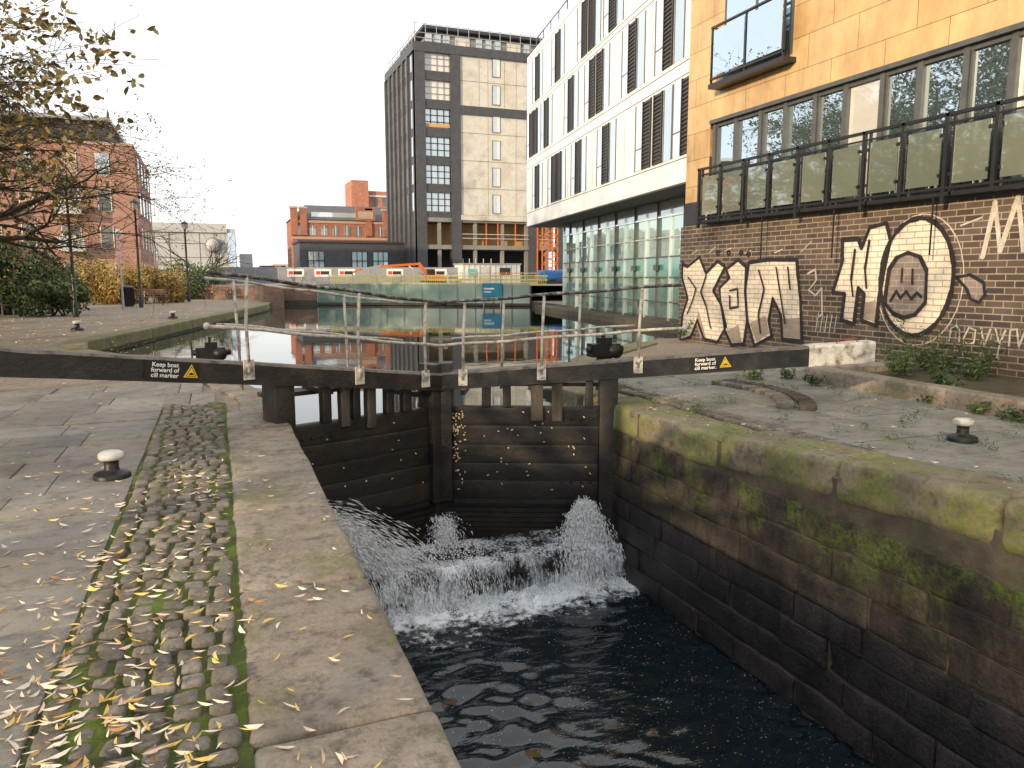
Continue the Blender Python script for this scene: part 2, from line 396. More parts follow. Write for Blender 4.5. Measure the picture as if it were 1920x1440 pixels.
# ---------------------------------------------------------------- lock gates
Mp=Vector((2.53,9.19,0)); HL=Vector((.50,8.38,0)); HR=Vector((4.56,8.34,0))
m_redh=mat('red_painted_handle',(.3,.03,.02),(.4,.06,.04))
def pair(side):
    H=HL if side=='L' else HR
    sg=1 if side=='L' else -1
    d=(Mp-H); Ln=d.length
    ex=d.normalized()*sg
    T=F((H if side=='L' else Mp),ex)
    g=MB(); g.T=T
    hx=lambda a: a if side=='L' else Ln-a
    def bx(a0,a1,y0,y1,z0,z1,m):
        g.rv=R(); p,q=sorted((hx(a0),hx(a1))); g.box(p,q,y0,y1,z0,z1,m)
    def bk(a0,a1,y0,y1,z0,z1,m,amp=.004):
        p,q=sorted((hx(a0),hx(a1))); g.block(((p+q)/2,(y0+y1)/2,(z0+z1)/2),(q-p,y1-y0,z1-z0),m,.008,0,amp,5,4,True)
    zb=lambda a: (.37+.283*(Ln-a)/2.154) if side=='L' else (.38+.16*(Ln-a)/2.08)
    bk(-.02,.2,-.1,.22,-1.9,zb(.1)-.05,m_wood); bk(Ln-.17,Ln-.005,-.1,.2,-1.25,zb(Ln)+.12,m_wood)
    zt=[-1.22,-.99,-.77,-.53,-.29,-.05]
    for z0,z1 in zip(zt[:-1],zt[1:]):
        bk(.2,Ln-.17,-.02+U(-.006,.006),.1,z0-.002,z1+.002,m_wood,.005)
    bx(.2,Ln-.17,.0,.14,-1.3,-1.2,m_wood)
    for i in range(6): bx(.0,Ln,.15-.012*i,.5,-1.72+.07*i,-1.66+.07*i,m_wood)
    bx(.0,Ln,.2,.55,-1.9,-1.24,m_wood)
    ups=[(.55,.62,-.05),(.78,.85,-.12),(.93,.99,-.05),(1.12,1.2,-.18),(1.38,1.45,-.05),(1.62,1.7,-.05)] if side=='L' else [(.28,.34,-.05),(.66,.76,-.22),(.9,1.02,-.22),(1.3,1.37,-.05),(1.55,1.63,-.05)]
    for a0,a1,z in ups: bk(a0,a1+.03,-.07,.04,z,zb((a0+a1)/2)-.2,m_woodold if z<-.1 else m_wood)
    bx(.15,Ln-.05,.42,.72,zb(.9)-.33,zb(.9)-.28,m_woodold)
    for z in (-.2,-1.0):
        for k in range(4): g.tube([(hx(.3+k*.12),-.03,z),(hx(.3+k*.12),-.045,z)],.014,m_iron,8)
    g2=MB(); g2.T=T
    cnt=110 if side=='R' else 14
    for i in range(cnt):
        st_=side=='R' and i<75
        a=(Ln-.17-abs(random.gauss(0.05,.08))) if st_ else U(.25,Ln-.2)
        z=-.1-abs(random.gauss(.3,.4)) if st_ else U(-1.15,-.1)
        if z<-1.2: continue
        g2.leaf((hx(a),-.038,z),(U(-1,1),0,U(-.5,1)),U(.02,.045),U(.01,.018),random.choice([L1,L1,L2]),Vector((0,-1,U(-.3,.3))))
    root=empty('lock_gate'); g.obj('gate_leaf',root); g2.obj('stuck_leaves',root)
    b=MB(); b.T=F(Mp,-d.normalized())
    Lb=5.9 if side=='L' else 5.28; k=(.283/2.154) if side=='L' else (.16/2.08); z0=.37 if side=='L' else .38
    ny=1 if side=='L' else -1
    wcut=Lb+1 if side=='L' else 4.5
    def seg(s0,s1,m,mt,e=0):
        n_=max(2,int((s1-s0)/.12)); prof=[]
        for i in range(n_+1):
            s=s0+(s1-s0)*i/n_; th=.21+.035*s/Lb; zt_=z0+k*s
            w1=.006*noise.noise(Vector((s*3,1,0))); w2=.008*noise.noise(Vector((s*4,5,0)))
            prof.append([(s,-.14-e,zt_-th-e+w1),(s,.14+e,zt_-th-e+w1),(s,.14+e+w1,zt_-.025+w2),(s,.115,zt_+e+w2),(s,-.115,zt_+e+w2),(s,-.14-e+w1,zt_-.025+w2)])
        v=sum(prof,[])
        for i in range(n_):
            for j in range(6):
                f=(i*6+j,i*6+(j+1)%6,(i+1)*6+(j+1)%6,(i+1)*6+j)
                b.add([v[q] for q in f],[(3,2,1,0)],mt if j in (2,3,4) else m,False)
        b.add(prof[0],[(0,1,2,3,4,5)],m,False); b.add(prof[-1],[(5,4,3,2,1,0)],m,False)
    seg(0.02,min(wcut,Lb),m_beam,m_beamtop)
    if side=='R': seg(4.5,Lb,m_wpaint,m_wpaint,.004)
    b.rv=.5
    posts=[.31,1.22,2.5] if side=='L' else [.32,1.28,2.45]
    cy=.165*ny
    for s in posts:
        zt_=z0+k*s
        y_a,y_b=sorted((cy,cy-.02*ny)); b.box(s-.055,s+.055,y_a,y_b,zt_-.17,zt_+.03,m_wpaint)
        hh=.88 if s>1 else .84
        lean=.03*(1 if side=='L' else -1)
        b.tube([(s,cy,zt_-.1),(s+.006,cy*.9,zt_+.4),(s-lean,cy*.85,zt_+hh)],.018,m_rust,8)
        b.tube([(s-.02,cy-.01*ny,zt_-.06),(s+.02,cy,zt_+.0)],.03,m_rust,6)
    def rl(sa,sb,h,y,m,r=.02,n=10):
        b.tube([(sa+(sb-sa)*i/n,y+.006*math.sin(i*2.1),z0+k*(sa+(sb-sa)*i/n)+h+.008*math.sin(i*1.7)) for i in range(n+1)],r,m,8)
    e=2.85 if side=='L' else 2.95
    rl(-.02,e,.86,cy*.85,m_railblk,.02); rl(.0,e+.05,.34,cy*.9,m_rust,.018)
    for s in (e+.05,0.0): b.lathe((s,cy*.9,z0+k*s+.3),[(0,0),(.025,.01),(.034,.035),(.025,.06),(0,.07)],m_rust,10)
    yf=-.62*ny
    for s in ([.9,2.25] if side=='L' else [.75,1.75]):
        zt_=z0+k*s; b.tube([(s,yf,zt_-.35),(s+.02,yf,zt_+.3),(s+.04,yf,zt_+.86)],.017,m_rust,8)
    rl(.1,2.6,.84,yf,m_rust,.015); rl(.1,2.5,.36,yf,m_rust,.015)
    for s in (.3,1.5): b.bar((s,0,z0+k*s-.28),(s,yf,z0+k*s-.3),.06,.06,m_iron)
    if side=='R':
        b.tube([(4.85,-.05,z0+k*4.85),(4.87,-.05,z0+k*4.85+.05),(5.08,-.05,z0+k*5.05+.05),(5.1,-.05,z0+k*5.1)],.008,m_redh,6)
    b.obj('balance_beam',root)
    sc=2.16*1.5 if side=='L' else 2.08*1.6
    out=-d.normalized()
    ex2=(out if out.x>0 else -out); upv=Vector((0,0,1)); slope=k*(1 if out.x>0 else -1)
    ex2=(ex2+Vector((0,0,slope))).normalized(); nrm=ex2.cross(upv).normalized(); upv=nrm.cross(ex2).normalized()
    cpos=Mp+out*sc+Vector((0,0,z0+k*sc-.115))+nrm*.152
    M=Matrix.Identity(4)
    for i in range(3): M[i][0]=ex2[i];M[i][1]=upv[i];M[i][2]=nrm[i];M[i][3]=cpos[i]
    sgn=MB(); sgn.T=M
    W_=.25;H_=.085
    sgn.box(-W_,W_,-H_,H_,-.008,.002,m_sblack)
    sgn.add([(x,y,.004) for x,y in [(.1,-.06),(.24,-.06),(.17,.07)]],[(0,1,2)],m_syel)
    sgn.add([(x,y,.0055) for x,y in [(.118,-.05),(.222,-.05),(.17,.05)]],[(0,1,2)],m_sblack)
    sgn.add([(x,y,.007) for x,y in [(.126,-.045),(.214,-.045),(.17,.038)]],[(0,1,2)],m_syel)
    sgn.add([(x,y,.0085) for x,y in [(.145,-.035),(.196,-.035),(.196,-.026),(.18,-.012),(.16,-.012),(.16,-.02),(.145,-.026)]],[(0,1,2,3,4,5,6)],m_sblack)
    sgn.obj('cill_warning_sign',root)
    tc=bpy.data.curves.new('sign_lettering','FONT'); tc.body='Keep boat\nforward of\ncill marker'+('.' if side=='R' else ''); tc.size=.058; tc.align_x='CENTER'; tc.align_y='CENTER'; tc.space_line=.86; tc.extrude=.0005; tc.offset=.0008
    tc.materials.append(m_swhite); to=bpy.data.objects.new('sign_lettering',tc); C.objects.link(to); to.parent=root
    to.matrix_world=M@Matrix.Translation((-.07,.0,.005))
pair('L'); pair('R')
cl=MB(); cl.box(.5,4.6,8.12,9.6,-3.2,-1.7,m_wood); cl.box(2.2,2.9,9.3,9.95,-3.1,-.45,m_wood); cl.obj('lock_cill')
hm=MB(); hm.block((.32,8.75,-1.1),(.5,.9,2.1),m_lock,.03,0,.01,2,2); hm.block((4.78,8.75,-1.2),(.42,.9,2.0),m_lock,.03,0,.01,2,2); hm.obj('hollow_quoin')
def gear(x,y,z,base):
    b=MB(); b.box(x-.09,x+.09,y-.06,y+.06,base,z+.28,m_iron); b.box(x-.22,x+.2,y-.1,y+.1,z+.02,z+.2,m_iron)
    b.tube([(x-.26,y,z+.12),(x+.28,y,z+.12)],.045,m_iron,10)
    b.tube([(x+.12,y-.14,z+.1),(x+.12,y+.14,z+.1)],.1,m_iron,14)
    b.bar((x-.02,y,z-.3),(x-.02,y,z+.36),.05,.04,m_iron)
    b.obj('paddle_gear')
gear(-.12,12.5,.3,-.05); gear(4.95,9.4,.45,-.05)
# ---------------------------------------------------------------- falling water
def spraymat():
    m,nt,b,o=newmat('white_water'); g=NT(nt)
    b.inputs['Base Color'].default_value=(.93,.95,.97,1); b.inputs['Roughness'].default_value=.25
    return m
def sheetmat():
    m,nt,b,o=newmat('falling_water_sheet'); g=NT(nt)
    b.inputs['Base Color'].default_value=(.76,.81,.86,1); b.inputs['Roughness'].default_value=.2
    tr=g.n('BsdfTransparent'); mx=g.n('MixShader'); s=g.xyz()
    n1=g.noise(34,6,.7,g.vec((1,1,.1))); n2=g.noise(2.5,3,.5)
    xx=g.ramp(g.math('MULTIPLY',s[0],.2),[(.48,1.0),(.6,.45),(.72,.45),(.8,1.0)])
    f=g.ramp(g.math('ADD',n1,g.math('MULTIPLY',g.math('SUBTRACT',n2,.5),.9)),[(.47,0.0),(.66,.9)])
    f=g.math('MULTIPLY',f,xx)
    g.l(f,mx.inputs[0]); g.l(tr.outputs[0],mx.inputs[1]); g.l(b.outputs[0],mx.inputs[2]); g.l(mx.outputs[0],o.inputs[0]); return m
m_spray=spraymat(); m_sheet=sheetmat()
fw=MB(); GA=Vector((0,0,-9.8))
def streak(p,d,L,r):
    u=d.orthogonal().normalized()*r; w=d.cross(u).normalized()*r
    fw.add([p-d*L,p+u,p+w,p-u,p-w,p+d*L*.7],[(0,2,1),(0,3,2),(0,4,3),(0,1,4),(5,1,2),(5,2,3),(5,3,4),(5,4,1)],m_spray,True)
def spurt(p,v,zend,n,Ls=(.006,.03),rs=(.0015,.005),jit=.012,tmin=0.0):
    p=Vector(p);v=Vector(v)
    tend=(v.z+math.sqrt(max(0,v.z*v.z+2*9.8*(p.z-zend))))/9.8
    for i in range(n):
        t=U(tmin,1)*tend; q=p+v*t+GA*t*t/2+Vector((random.gauss(0,jit),random.gauss(0,jit),random.gauss(0,jit)))*(.4+t*2)
        if q.z<zend: q.z=zend+U(0,.02)
        if q.x>4.48 : q.x=4.47
        vv=(v+GA*t); sp=vv.length; vv.normalize()
        vv=(vv+Vector((U(-.15,.15),U(-.15,.15),U(-.15,.15)))).normalized()
        streak(q,vv,U(*Ls)*(0.6+sp*.35),U(*rs))
for i in range(1200):
    a=U(0,6.28); v=abs(random.gauss(0,.38)); k=1-min(.35,v*.35)
    spurt((4.08+U(-.09,.09),8.33+U(-.06,.06),-1.62),(math.cos(a)*v,math.sin(a)*v*.6-.4,U(2.2,3.15)*k),-2.13,17,(.008,.04),(.002,.006))
for i in range(280):
    a=U(0,6.28); v=abs(random.gauss(0,.3)); spurt((2.4+U(-.08,.08),8.6+U(-.05,.05),-1.64),(math.cos(a)*v,math.sin(a)*v*.6-.2,U(1.6,2.8)),-1.66,10)
for i in range(1400):
    sp=abs(random.gauss(0,1))*1.5+.3
    spurt((.72+U(-.05,.1),8.25+U(-.2,.25),-1.15+random.gauss(0,.1)),(min(sp,3.9),U(-.6,.0),U(-.2,1.3)*(1 if sp<2 else .6)),-2.13 if R()<.55 else -1.66,15,(.01,.055),(.0018,.005))
N=90
for layer in range(3):
    vs=[];fs=[]
    for i in range(N+1):
        x=.68+3.8*i/N
        for j in range(11):
            t=j/10; z=-1.66-.48*t*t-.01*j; y=8.12-.03-layer*.04-.17*math.sqrt(t)+.06*noise.noise(Vector((x*5,j*.3,layer*5)))
            if j==0: y=8.7; z=-1.65+.02*noise.noise(Vector((x*6,0,layer)))
            vs.append((x,y,z+.012*noise.noise(Vector((x*14,j,layer)))))
    for i in range(N):
        for j in range(10): k=i*11+j; fs.append((k,k+11,k+12,k+1))
    fw.add(vs,fs,m_sheet,True)
for i in range(1100):
    x=U(.7,4.45); dens=.95 if x<2.7 else (.12 if x<3.7 else .5)
    if R()<dens: spurt((x,8.12+U(-.04,.03),-1.66),(U(-.1,.5),U(-.9,-.3),U(-.1,.35)),-2.13,9)
for i in range(5200):
    if R()<.35: x=U(.7,2.8) if R()<.85 else U(3.8,4.45); y=U(8.1,8.6); z=-1.655+abs(random.gauss(0,.03))
    else: x=U(.7,4.47); y=8.0-abs(random.gauss(0,.17)); z=-2.12+abs(random.gauss(0,.024))
    streak(Vector((x,y,z)),Vector((U(-1,1),U(-1,1),U(-.5,.5))).normalized(),U(.004,.018),U(.003,.01))
fw.obj('waterfall')
lt=MB(); m_bg=mat('bottle_green',(.02,.18,.06)); m_bp=mat('blue_plastic',(.05,.12,.5))
for i in range(26):
    x=U(.8,1.7);y=8.6+(x-.5)*.4+U(.1,.35); lt.block((x,y,-.35),(U(.04,.14),U(.03,.08),.03),random.choice([m_white,m_white,L2,m_bg,m_bp]) if i<8 else random.choice([m_white,L2,L1]),.01,U(0,3),.01,9,0)
lt.tube([(1.2,9.15,-.36),(1.2,9.15,-.26),(1.2,9.15,-.2)],[.03,.03,.012],m_black,8)
for i in range(16):
    x=U(3.4,4.3); lt.block((x,9.0+(4.3-x)*.3+U(0,.2),-.35),(U(.03,.1),U(.03,.06),.02),random.choice([m_white,L2]),.01,U(0,3),.01,9,0)
lt.obj('floating_litter')
# ---------------------------------------------------------------- fallen leaves
lv=MB()
def dl(x,y,z=None,sc=1):
    L=U(.04,.088)*sc; a=U(0,6.28)
    if z is None: z=.032
    lv.leaf((x,y,z+U(0,.01)),(math.cos(a),math.sin(a),U(-.1,.1)),L,L*U(.1,.18),random.choice(LM),None,U(-.1,.4))
clus=[(random.gauss(-.45,.35),1.7+abs(random.gauss(0,1))*2.2,U(.06,.2)) for k in range(46)]
for i in range(1200):
    if R()<.55:
        c=random.choice(clus); x=random.gauss(c[0],c[2]); y=random.gauss(c[1],c[2]*1.3)
    else: x=random.gauss(-.42,.36); y=1.7+abs(random.gauss(0,1))*2.4
    if x<.0 and 1.2<y<9.5: dl(x,y,.024 if x>-.66 else .012)
    elif 0<=x<.62 and R()<.35: dl(x,y,.03)
for i in range(120): dl(U(-2.6,-.6),U(2.2,6.5),.012)
for i in range(100): dl(U(-4.5,.0),U(4,11.8),.014,.8)
for i in range(40): dl(U(.03,.6),1.8+abs(random.gauss(0,2)),.03)
for i in range(600): dl(U(-8,0),U(12,22),-.022,.9)
for i in range(900):
    y=U(20,46); dl(U(-9,-3.6+(y-21)*.22),y,-.02,1.5)
for i in range(60):
    y=U(2.5,8); dl(U(4.55,5.1),y,.02+zr(Vector((0,y))),.7)
for i in range(140): dl(U(5.1,8.2),U(3,11),.012,.7)
lv.obj('fallen_leaves')
# ---------------------------------------------------------------- bollards
def bollard(x,y,z=0,s=1):
    b=MB()
    b.lathe((x,y,z),[(.135*s,0),(.135*s,.035*s),(.12*s,.05*s),(.06*s,.06*s),(.052*s,.09*s),(.055*s,.15*s)],m_iron,24)
    b.lathe((x,y,z),[(.05*s,.15*s),(.085*s,.155*s),(.092*s,.175*s),(.09*s,.2*s),(.07*s,.215*s),(.0,.22*s)],m_wpaint if x>0 else m_white,24)
    b.obj('mooring_bollard')
bollard(-.83,6.55,.0); bollard(6.6,5.2,0); bollard(-3.9,25.8,0,1.3); bollard(-1.6,32,0,1.3)
# ---------------------------------------------------------------- brown brick + ochre building
def brickmat(name,b1,b2,mort,axis='Y',rowh=.075,bw=.225,ms=.007,rough=.5,lo=.6,hi=1.15):
    m,nt,b,o=newmat(name); g=NT(nt); s=g.xyz(); c=g.n('CombineXYZ'); g.l(s[1] if axis=='Y' else s[0],c.inputs[0]); g.l(s[2],c.inputs[1])
    t=g.n('TexBrick'); g.l(c.outputs[0],t.inputs['Vector']); t.inputs['Scale'].default_value=1; t.inputs['Brick Width'].default_value=bw; t.inputs['Row Height'].default_value=rowh; t.inputs['Mortar Size'].default_value=ms; t.inputs['Mortar Smooth'].default_value=.2
    t.inputs['Color1'].default_value=(*b1,1); t.inputs['Color2'].default_value=(*b2,1); t.inputs['Mortar'].default_value=(*mort,1)
    n=g.noise(1.5,6,.65); n2=g.noise(40,4,.6)
    col=g.mix(1,t.outputs[0],g.ramp(n,[(.25,lo),(.75,hi)]),'MULTIPLY'); col=g.mix(1,col,g.ramp(n2,[(.3,.8),(.7,1.05)]),'MULTIPLY')
    g.l(col,b.inputs['Base Color']); b.inputs['Roughness'].default_value=rough
    g.bump(g.math('SUBTRACT',1,t.outputs[1]),b,.5,.006); return m
m_bb=brickmat('dark_glazed_brick',(.075,.058,.055),(.16,.12,.1),(.38,.32,.24),'Y',.1,.3,.01,rough=.3)
m_gfill=brickmat('graffiti_silver_on_brick',(.74,.66,.54),(.8,.74,.64),(.42,.35,.27),'Y',.1,.3,.01,rough=.3,lo=.8)
m_gface=brickmat('graffiti_grey_on_brick',(.25,.2,.19),(.31,.26,.24),(.42,.37,.32),'Y',.1,.3,.01,rough=.5)
m_gshade=brickmat('graffiti_shade_on_brick',(.34,.27,.22),(.4,.33,.27),(.4,.34,.28),'Y',.1,.3,.01,rough=.5)
m_gblk=mat('graffiti_black',(.012,.01,.012),(.035,.03,.035),8,.5,bump=.2)
m_gwht=mat('graffiti_white_line',(.45,.42,.37),(.74,.68,.6),8,.5,bump=.2)
def cladmat():
    m,nt,b,o=newmat('ochre_cladding'); g=NT(nt); s=g.xyz(); c=g.n('CombineXYZ'); g.l(s[1],c.inputs[0]); g.l(s[2],c.inputs[1])
    t=g.n('TexBrick'); g.l(c.outputs[0],t.inputs['Vector']); t.inputs['Scale'].default_value=1; t.inputs['Brick Width'].default_value=1.25; t.inputs['Row Height'].default_value=.62; t.inputs['Mortar Size'].default_value=.006; t.inputs['Mortar Smooth'].default_value=0; t.offset=.5
    t.inputs['Color1'].default_value=(.58,.4,.2,1); t.inputs['Color2'].default_value=(.64,.47,.26,1); t.inputs['Mortar'].default_value=(.16,.11,.06,1)
    n=g.noise(.5,6,.7); n2=g.noise(3,5,.7,g.vec((1,1,.25)))
    col=g.mix(1,t.outputs[0],g.ramp(n,[(.3,(.66,.6,.54)),(.7,(1.12,1.1,1.04))]),'MULTIPLY'); col=g.mix(1,col,g.ramp(n2,[(.3,.74),(.6,1.0)]),'MULTIPLY')  # broad noise paints patches of sunlight into the cladding colour
    g.l(col,b.inputs['Base Color']); b.inputs['Roughness'].default_value=.3; g.bump(t.outputs[1],b,.3,.004); return m
m_clad=cladmat()
m_frame=mat('grey_window_frame',(.06,.065,.07),(.095,.1,.105),5,.4,bump=0,fine=0)
m_gl=glass('apartment_glass',(.03,.06,.085),.6,.01,.06,(.07,.12,.15),(.78,.91,1))
m_cur=glass('curtained_glass',(.5,.5,.47),.3,.03,.1,(.75,.74,.7))
m_bal=glass('balustrade_glass',(.07,.095,.08),.32,.03,.08,(.25,.28,.22))
m_dgrey=mat('dark_grey_panel',(.03,.035,.045),(.05,.055,.065),3,.6,bump=0)
ab=MB(); X=10.9; YE=16.72; Y0=-9
ab.box(X,24,Y0,YE,-.1,2.78,m_bb)
ab.box(X,24,15.62,YE-.15,2.78,12,m_clad)
ab.box(X,24,Y0,15.62,5.12,12,m_clad) 
ab.box(X+.35,24,Y0,15.62,2.78,5.12,m_dgrey)
ab.box(X-.004,X+.2,15.7,YE-.12,2.79,3.35,m_dgrey)
ab.box(X-.05,X+.2,Y0,15.6,5.06,5.14,m_frame); ab.box(X-.03,X+.3,Y0,15.6,2.76,2.86,m_frame)
y=15.5; i=0
while y>Y0:
    w_=.83 if i%2 else .78; ab.box(X+.1,X+.14,y-w_,y,2.86,5.06,m_cur if i in (5,9,13) else m_gl)
    ab.box(X+.02,X+.2,y-.05,y+.05,2.86,5.06,m_frame)
    ab.box(X+.04,X+.2,y-w_+.05,y-.05,2.86,2.94,m_frame); ab.box(X+.04,X+.2,y-w_+.05,y-.05,4.98,5.06,m_frame)
    if i%2==0:
        ab.box(X+.05,X+.16,y-w_+.06,y-w_+.1,2.94,4.98,m_frame); ab.box(X+.05,X+.16,y-.1,y-.06,2.94,4.98,m_frame)
    y-=w_;i+=1
for zz,(ya,yb) in ((5.95,(12.95,15.2)),(8.9,(12.95,15.2))):
    ab.box(X-.02,X+.1,ya,yb,zz,zz+2.15,m_frame)
    mid=(ya+yb)/2
    for a_,b_ in ((ya+.09,mid-.05),(mid+.05,yb-.09)): ab.box(X-.03,X+.05,a_,b_,zz+.1,zz+2.05,m_gl)
    ab.box(X-.32,X,ya-.12,yb+.12,zz-.2,zz-.1,m_black)
    for yy in (ya-.06,yb+.06,mid): ab.box(X-.3,X-.26,yy-.02,yy+.02,zz-.1,zz+1.1,m_black)
    ab.box(X-.31,X-.25,ya-.08,yb+.08,zz+1.08,zz+1.12,m_black); ab.box(X-.31,X-.25,ya-.08,yb+.08,zz-.02,zz+.02,m_black)
    ab.box(X-.29,X-.275,ya+.0,mid-.05,zz+.06,zz+1.02,m_gl); ab.box(X-.29,X-.275,mid+.05,yb,zz+.06,zz+1.02,m_gl)
    for yy in (ya-.06,yb+.06): ab.box(X-.3,X,yy-.015,yy+.015,zz+1.08,zz+1.11,m_black)
bx=X-.27
ab.box(bx-.02,X,Y0,15.65,2.8,2.86,m_black)
ab.box(bx-.03,bx+.03,Y0,15.65,4.0,4.05,m_black); ab.box(bx-.015,bx+.015,Y0,15.65,3.88,3.91,m_black); ab.box(bx-.025,bx+.02,Y0,15.65,2.9,2.94,m_black)
y=15.6;i=0
while y>Y0:
    ab.box(bx-.03,bx+.03,y-.03,y+.03,2.7 if i%2==0 else 2.8,4.05,m_black)
    if i%2==0: ab.box(bx-.02,bx+.03,y-.14,y-.11,2.8,4.0,m_black)
    ab.box(bx-.008,bx+.008,y-.72,y-.1,2.98,3.84,m_bal)
    for zz in (3.1,3.7):
        for yy in (y-.1,y-.72): ab.box(bx-.03,bx+.02,yy-.02,yy+.02,zz,zz+.05,m_black)
    y-=.82;i+=1
for yy in (13.3,11.3,9.2): ab.box(bx-.01,bx+.01,yy,yy+.02,1.9,2.8,m_black)
ab.obj('apartment_building')
gr=MB()
def fill(pts,m,d=.004): gr.poly([(X-d,y,z) for y,z in pts],m)
def line(pts,w,m,closed=False,d=.008):
    P=[Vector((y,z)) for y,z in pts]
    if closed: P=P+[P[0]]
    k=0
    for a,b in zip(P[:-1],P[1:]):
        k+=1; x=X-d-(k%2)*.0008; t=(b-a)
        if t.length<1e-5: continue
        t.normalize(); wa=w*U(.8,1.2); n_=Vector((-t.y,t.x))*wa/2
        gr.add([(x,*(a-n_)),(x,*(b-n_)),(x,*(b+n_)),(x,*(a+n_))],[(0,1,2,3)],m,False)
        x=X-d-.002-(k%3)*.0006; gr.add([(x,a.x+w/2*math.cos(q*math.pi/4),a.y+w/2*math.sin(q*math.pi/4)) for q in range(8)],[tuple(range(8))],m,False)
f1=[(16.6,1.88),(16.37,1.81),(15.88,2.03),(15.6,1.65),(15.15,1.92),(14.86,1.79),(15.28,1.24),(14.97,.94),(14.74,.43),(15.06,.04),(15.59,.08),(15.88,.52),(16.15,.09),(16.6,-.02),(16.53,.62),(16.32,1.03),(16.6,1.55)]
f2=[(15.03,1.31),(14.69,1.53),(14.82,1.73),(14.39,1.94),(14.1,1.78),(14.1,1.26),(13.99,.62),(14.08,.08),(14.51,.02),(14.77,.33),(14.97,.94)]
f3=[(14.01,1.87),(13.4,1.92),(12.52,1.9),(12.46,1.55),(12.35,1.07),(12.26,.28),(12.83,.28),(12.91,.78),(13.18,1.11),(13.28,.65),(13.16,.32),(13.71,.08),(13.99,.62),(14.1,1.26)]
fn=[(11.33,2.24),(10.94,2.24),(10.86,2.07),(10.7,2.43),(10.34,2.48),(10.23,2.19),(10.34,1.55),(10.4,1.18),(10.42,.70),(10.76,.78),(10.74,1.26),(10.88,1.36),(10.94,.70),(11.24,.76),(11.2,1.25),(11.5,1.27),(11.4,1.55),(11.3,1.84)]
fo=[(9.67+.72*math.cos(a*math.pi/14),1.55+.97*math.sin(a*math.pi/14)) for a in range(28)]
ff=[(10.26,1.11),(10.21,1.69),(10.06,1.89),(9.84,1.96),(9.6,1.89),(9.45,1.66),(9.43,1.14),(9.62,.93),(9.84,.87),(10.06,.93)]
for i,p in enumerate((f1,f2,f3,fn)): fill(p,m_gfill,.003+.0007*i); line(p,.075,m_gblk,True,.009+.004*i)
for i,p in enumerate(([(15.5,.1),(15.75,.1),(15.95,.5),(15.85,.75)],[(14.15,.1),(14.5,.06),(14.7,.33),(14.3,.5)],[(12.3,.33),(12.8,.33),(12.86,.7),(12.36,.75)],[(13.25,.38),(13.65,.16),(13.9,.55),(13.4,.75)],[(10.45,.76),(10.72,.82),(10.7,1.1),(10.47,1.15)])): fill(p,m_gshade,.0075+.0002*i)
fill(fo,m_gfill,.0065); line(fo,.075,m_gblk,True,.026); fill(ff,m_gface,.011); line(ff,.07,m_gblk,True,.03)
fo2=[(9.62+.84*math.cos(a*math.pi/14),1.5+1.08*math.sin(a*math.pi/14)) for a in range(28)]; line(fo2,.02,m_gwht,True,.005)
for l in ([(16.3,1.55),(15.95,1.28),(16.1,.95),(16.3,.65)],[(15.55,1.6),(15.75,1.2),(15.5,.85),(15.3,.35)],[(14.62,1.25),(14.35,1.3),(14.3,.9),(14.6,.85),(14.62,1.15)],[(13.65,1.7),(13.45,1.3),(13.6,.75),(13.5,.35)],[(13.1,1.75),(12.95,1.25),(12.75,.6)],[(12.75,1.75),(12.65,1.3)],[(10.68,2.2),(10.74,1.7),(10.68,1.35)],[(11.0,2.05),(11.05,1.5),(10.98,1.2)],[(9.93,1.69),(9.93,1.46)],[(9.72,1.68),(9.71,1.43)],[(10.13,1.15),(10.02,1.32),(9.93,1.2),(9.82,1.32),(9.71,1.19),(9.6,1.3),(9.5,1.22)]):
    line(l,.045,m_gblk,False,.034)
for cy_,cz_ in ((15.15,2.1),(14.75,2.1),(14.3,2.08),(14.05,2.06)): line([(cy_+.05*math.cos(a),cz_+.05*math.sin(a)) for a in (0,1.2,2.4,3.6,4.8,6)],.05,m_gblk,True)
drop_=[(8.91,1.55),(8.68,1.59),(8.44,1.47),(8.4,1.29),(8.49,1.17),(8.64,1.22),(8.72,1.38)]
fill(drop_,m_gface,.003); line(drop_,.05,m_gblk,True)
line([(8.49,1.86),(8.36,2.65),(8.22,1.94),(8.01,2.7),(7.86,1.94),(7.7,2.65),(7.5,1.9),(7.3,2.6)],.085,m_gwht)
line([(8.9,2.35),(8.55,2.45)],.03,m_gwht)
line([(12.2,1.62),(12.0,1.7),(11.95,1.5),(12.15,1.3),(11.95,1.2),(11.8,1.35),(11.75,.85),(11.9,.75)],.035,m_gwht)
line([(8.95,.55),(8.93,.75),(8.85,.8),(8.78,.73),(8.77,.53)],.03,m_gwht); line([(8.7,.6),(8.62,.78),(8.5,.74),(8.52,.54),(8.66,.54)],.03,m_gwht)
line([(8.42,.78),(8.34,.52),(8.26,.78)],.03,m_gwht); line([(8.18,.78),(8.1,.56),(8.02,.78)],.03,m_gwht); line([(8.1,.56),(8.12,.35)],.03,m_gwht); line([(7.95,.55),(7.95,.78),(7.85,.8),(7.8,.55),(7.72,.8),(7.65,.55)],.03,m_gwht)
for y_ in (16.2,15.5,14.9,14.2,13.2,12.4): line([(y_,U(2.0,2.15)),(y_-.25,U(2.05,2.3))],.02,m_gwht)
for k in range(5): 
    y_=11.9-k*.12; line([(y_,.5),(y_-.05,.85)],.02,m_gwht)
gr.obj('graffiti')
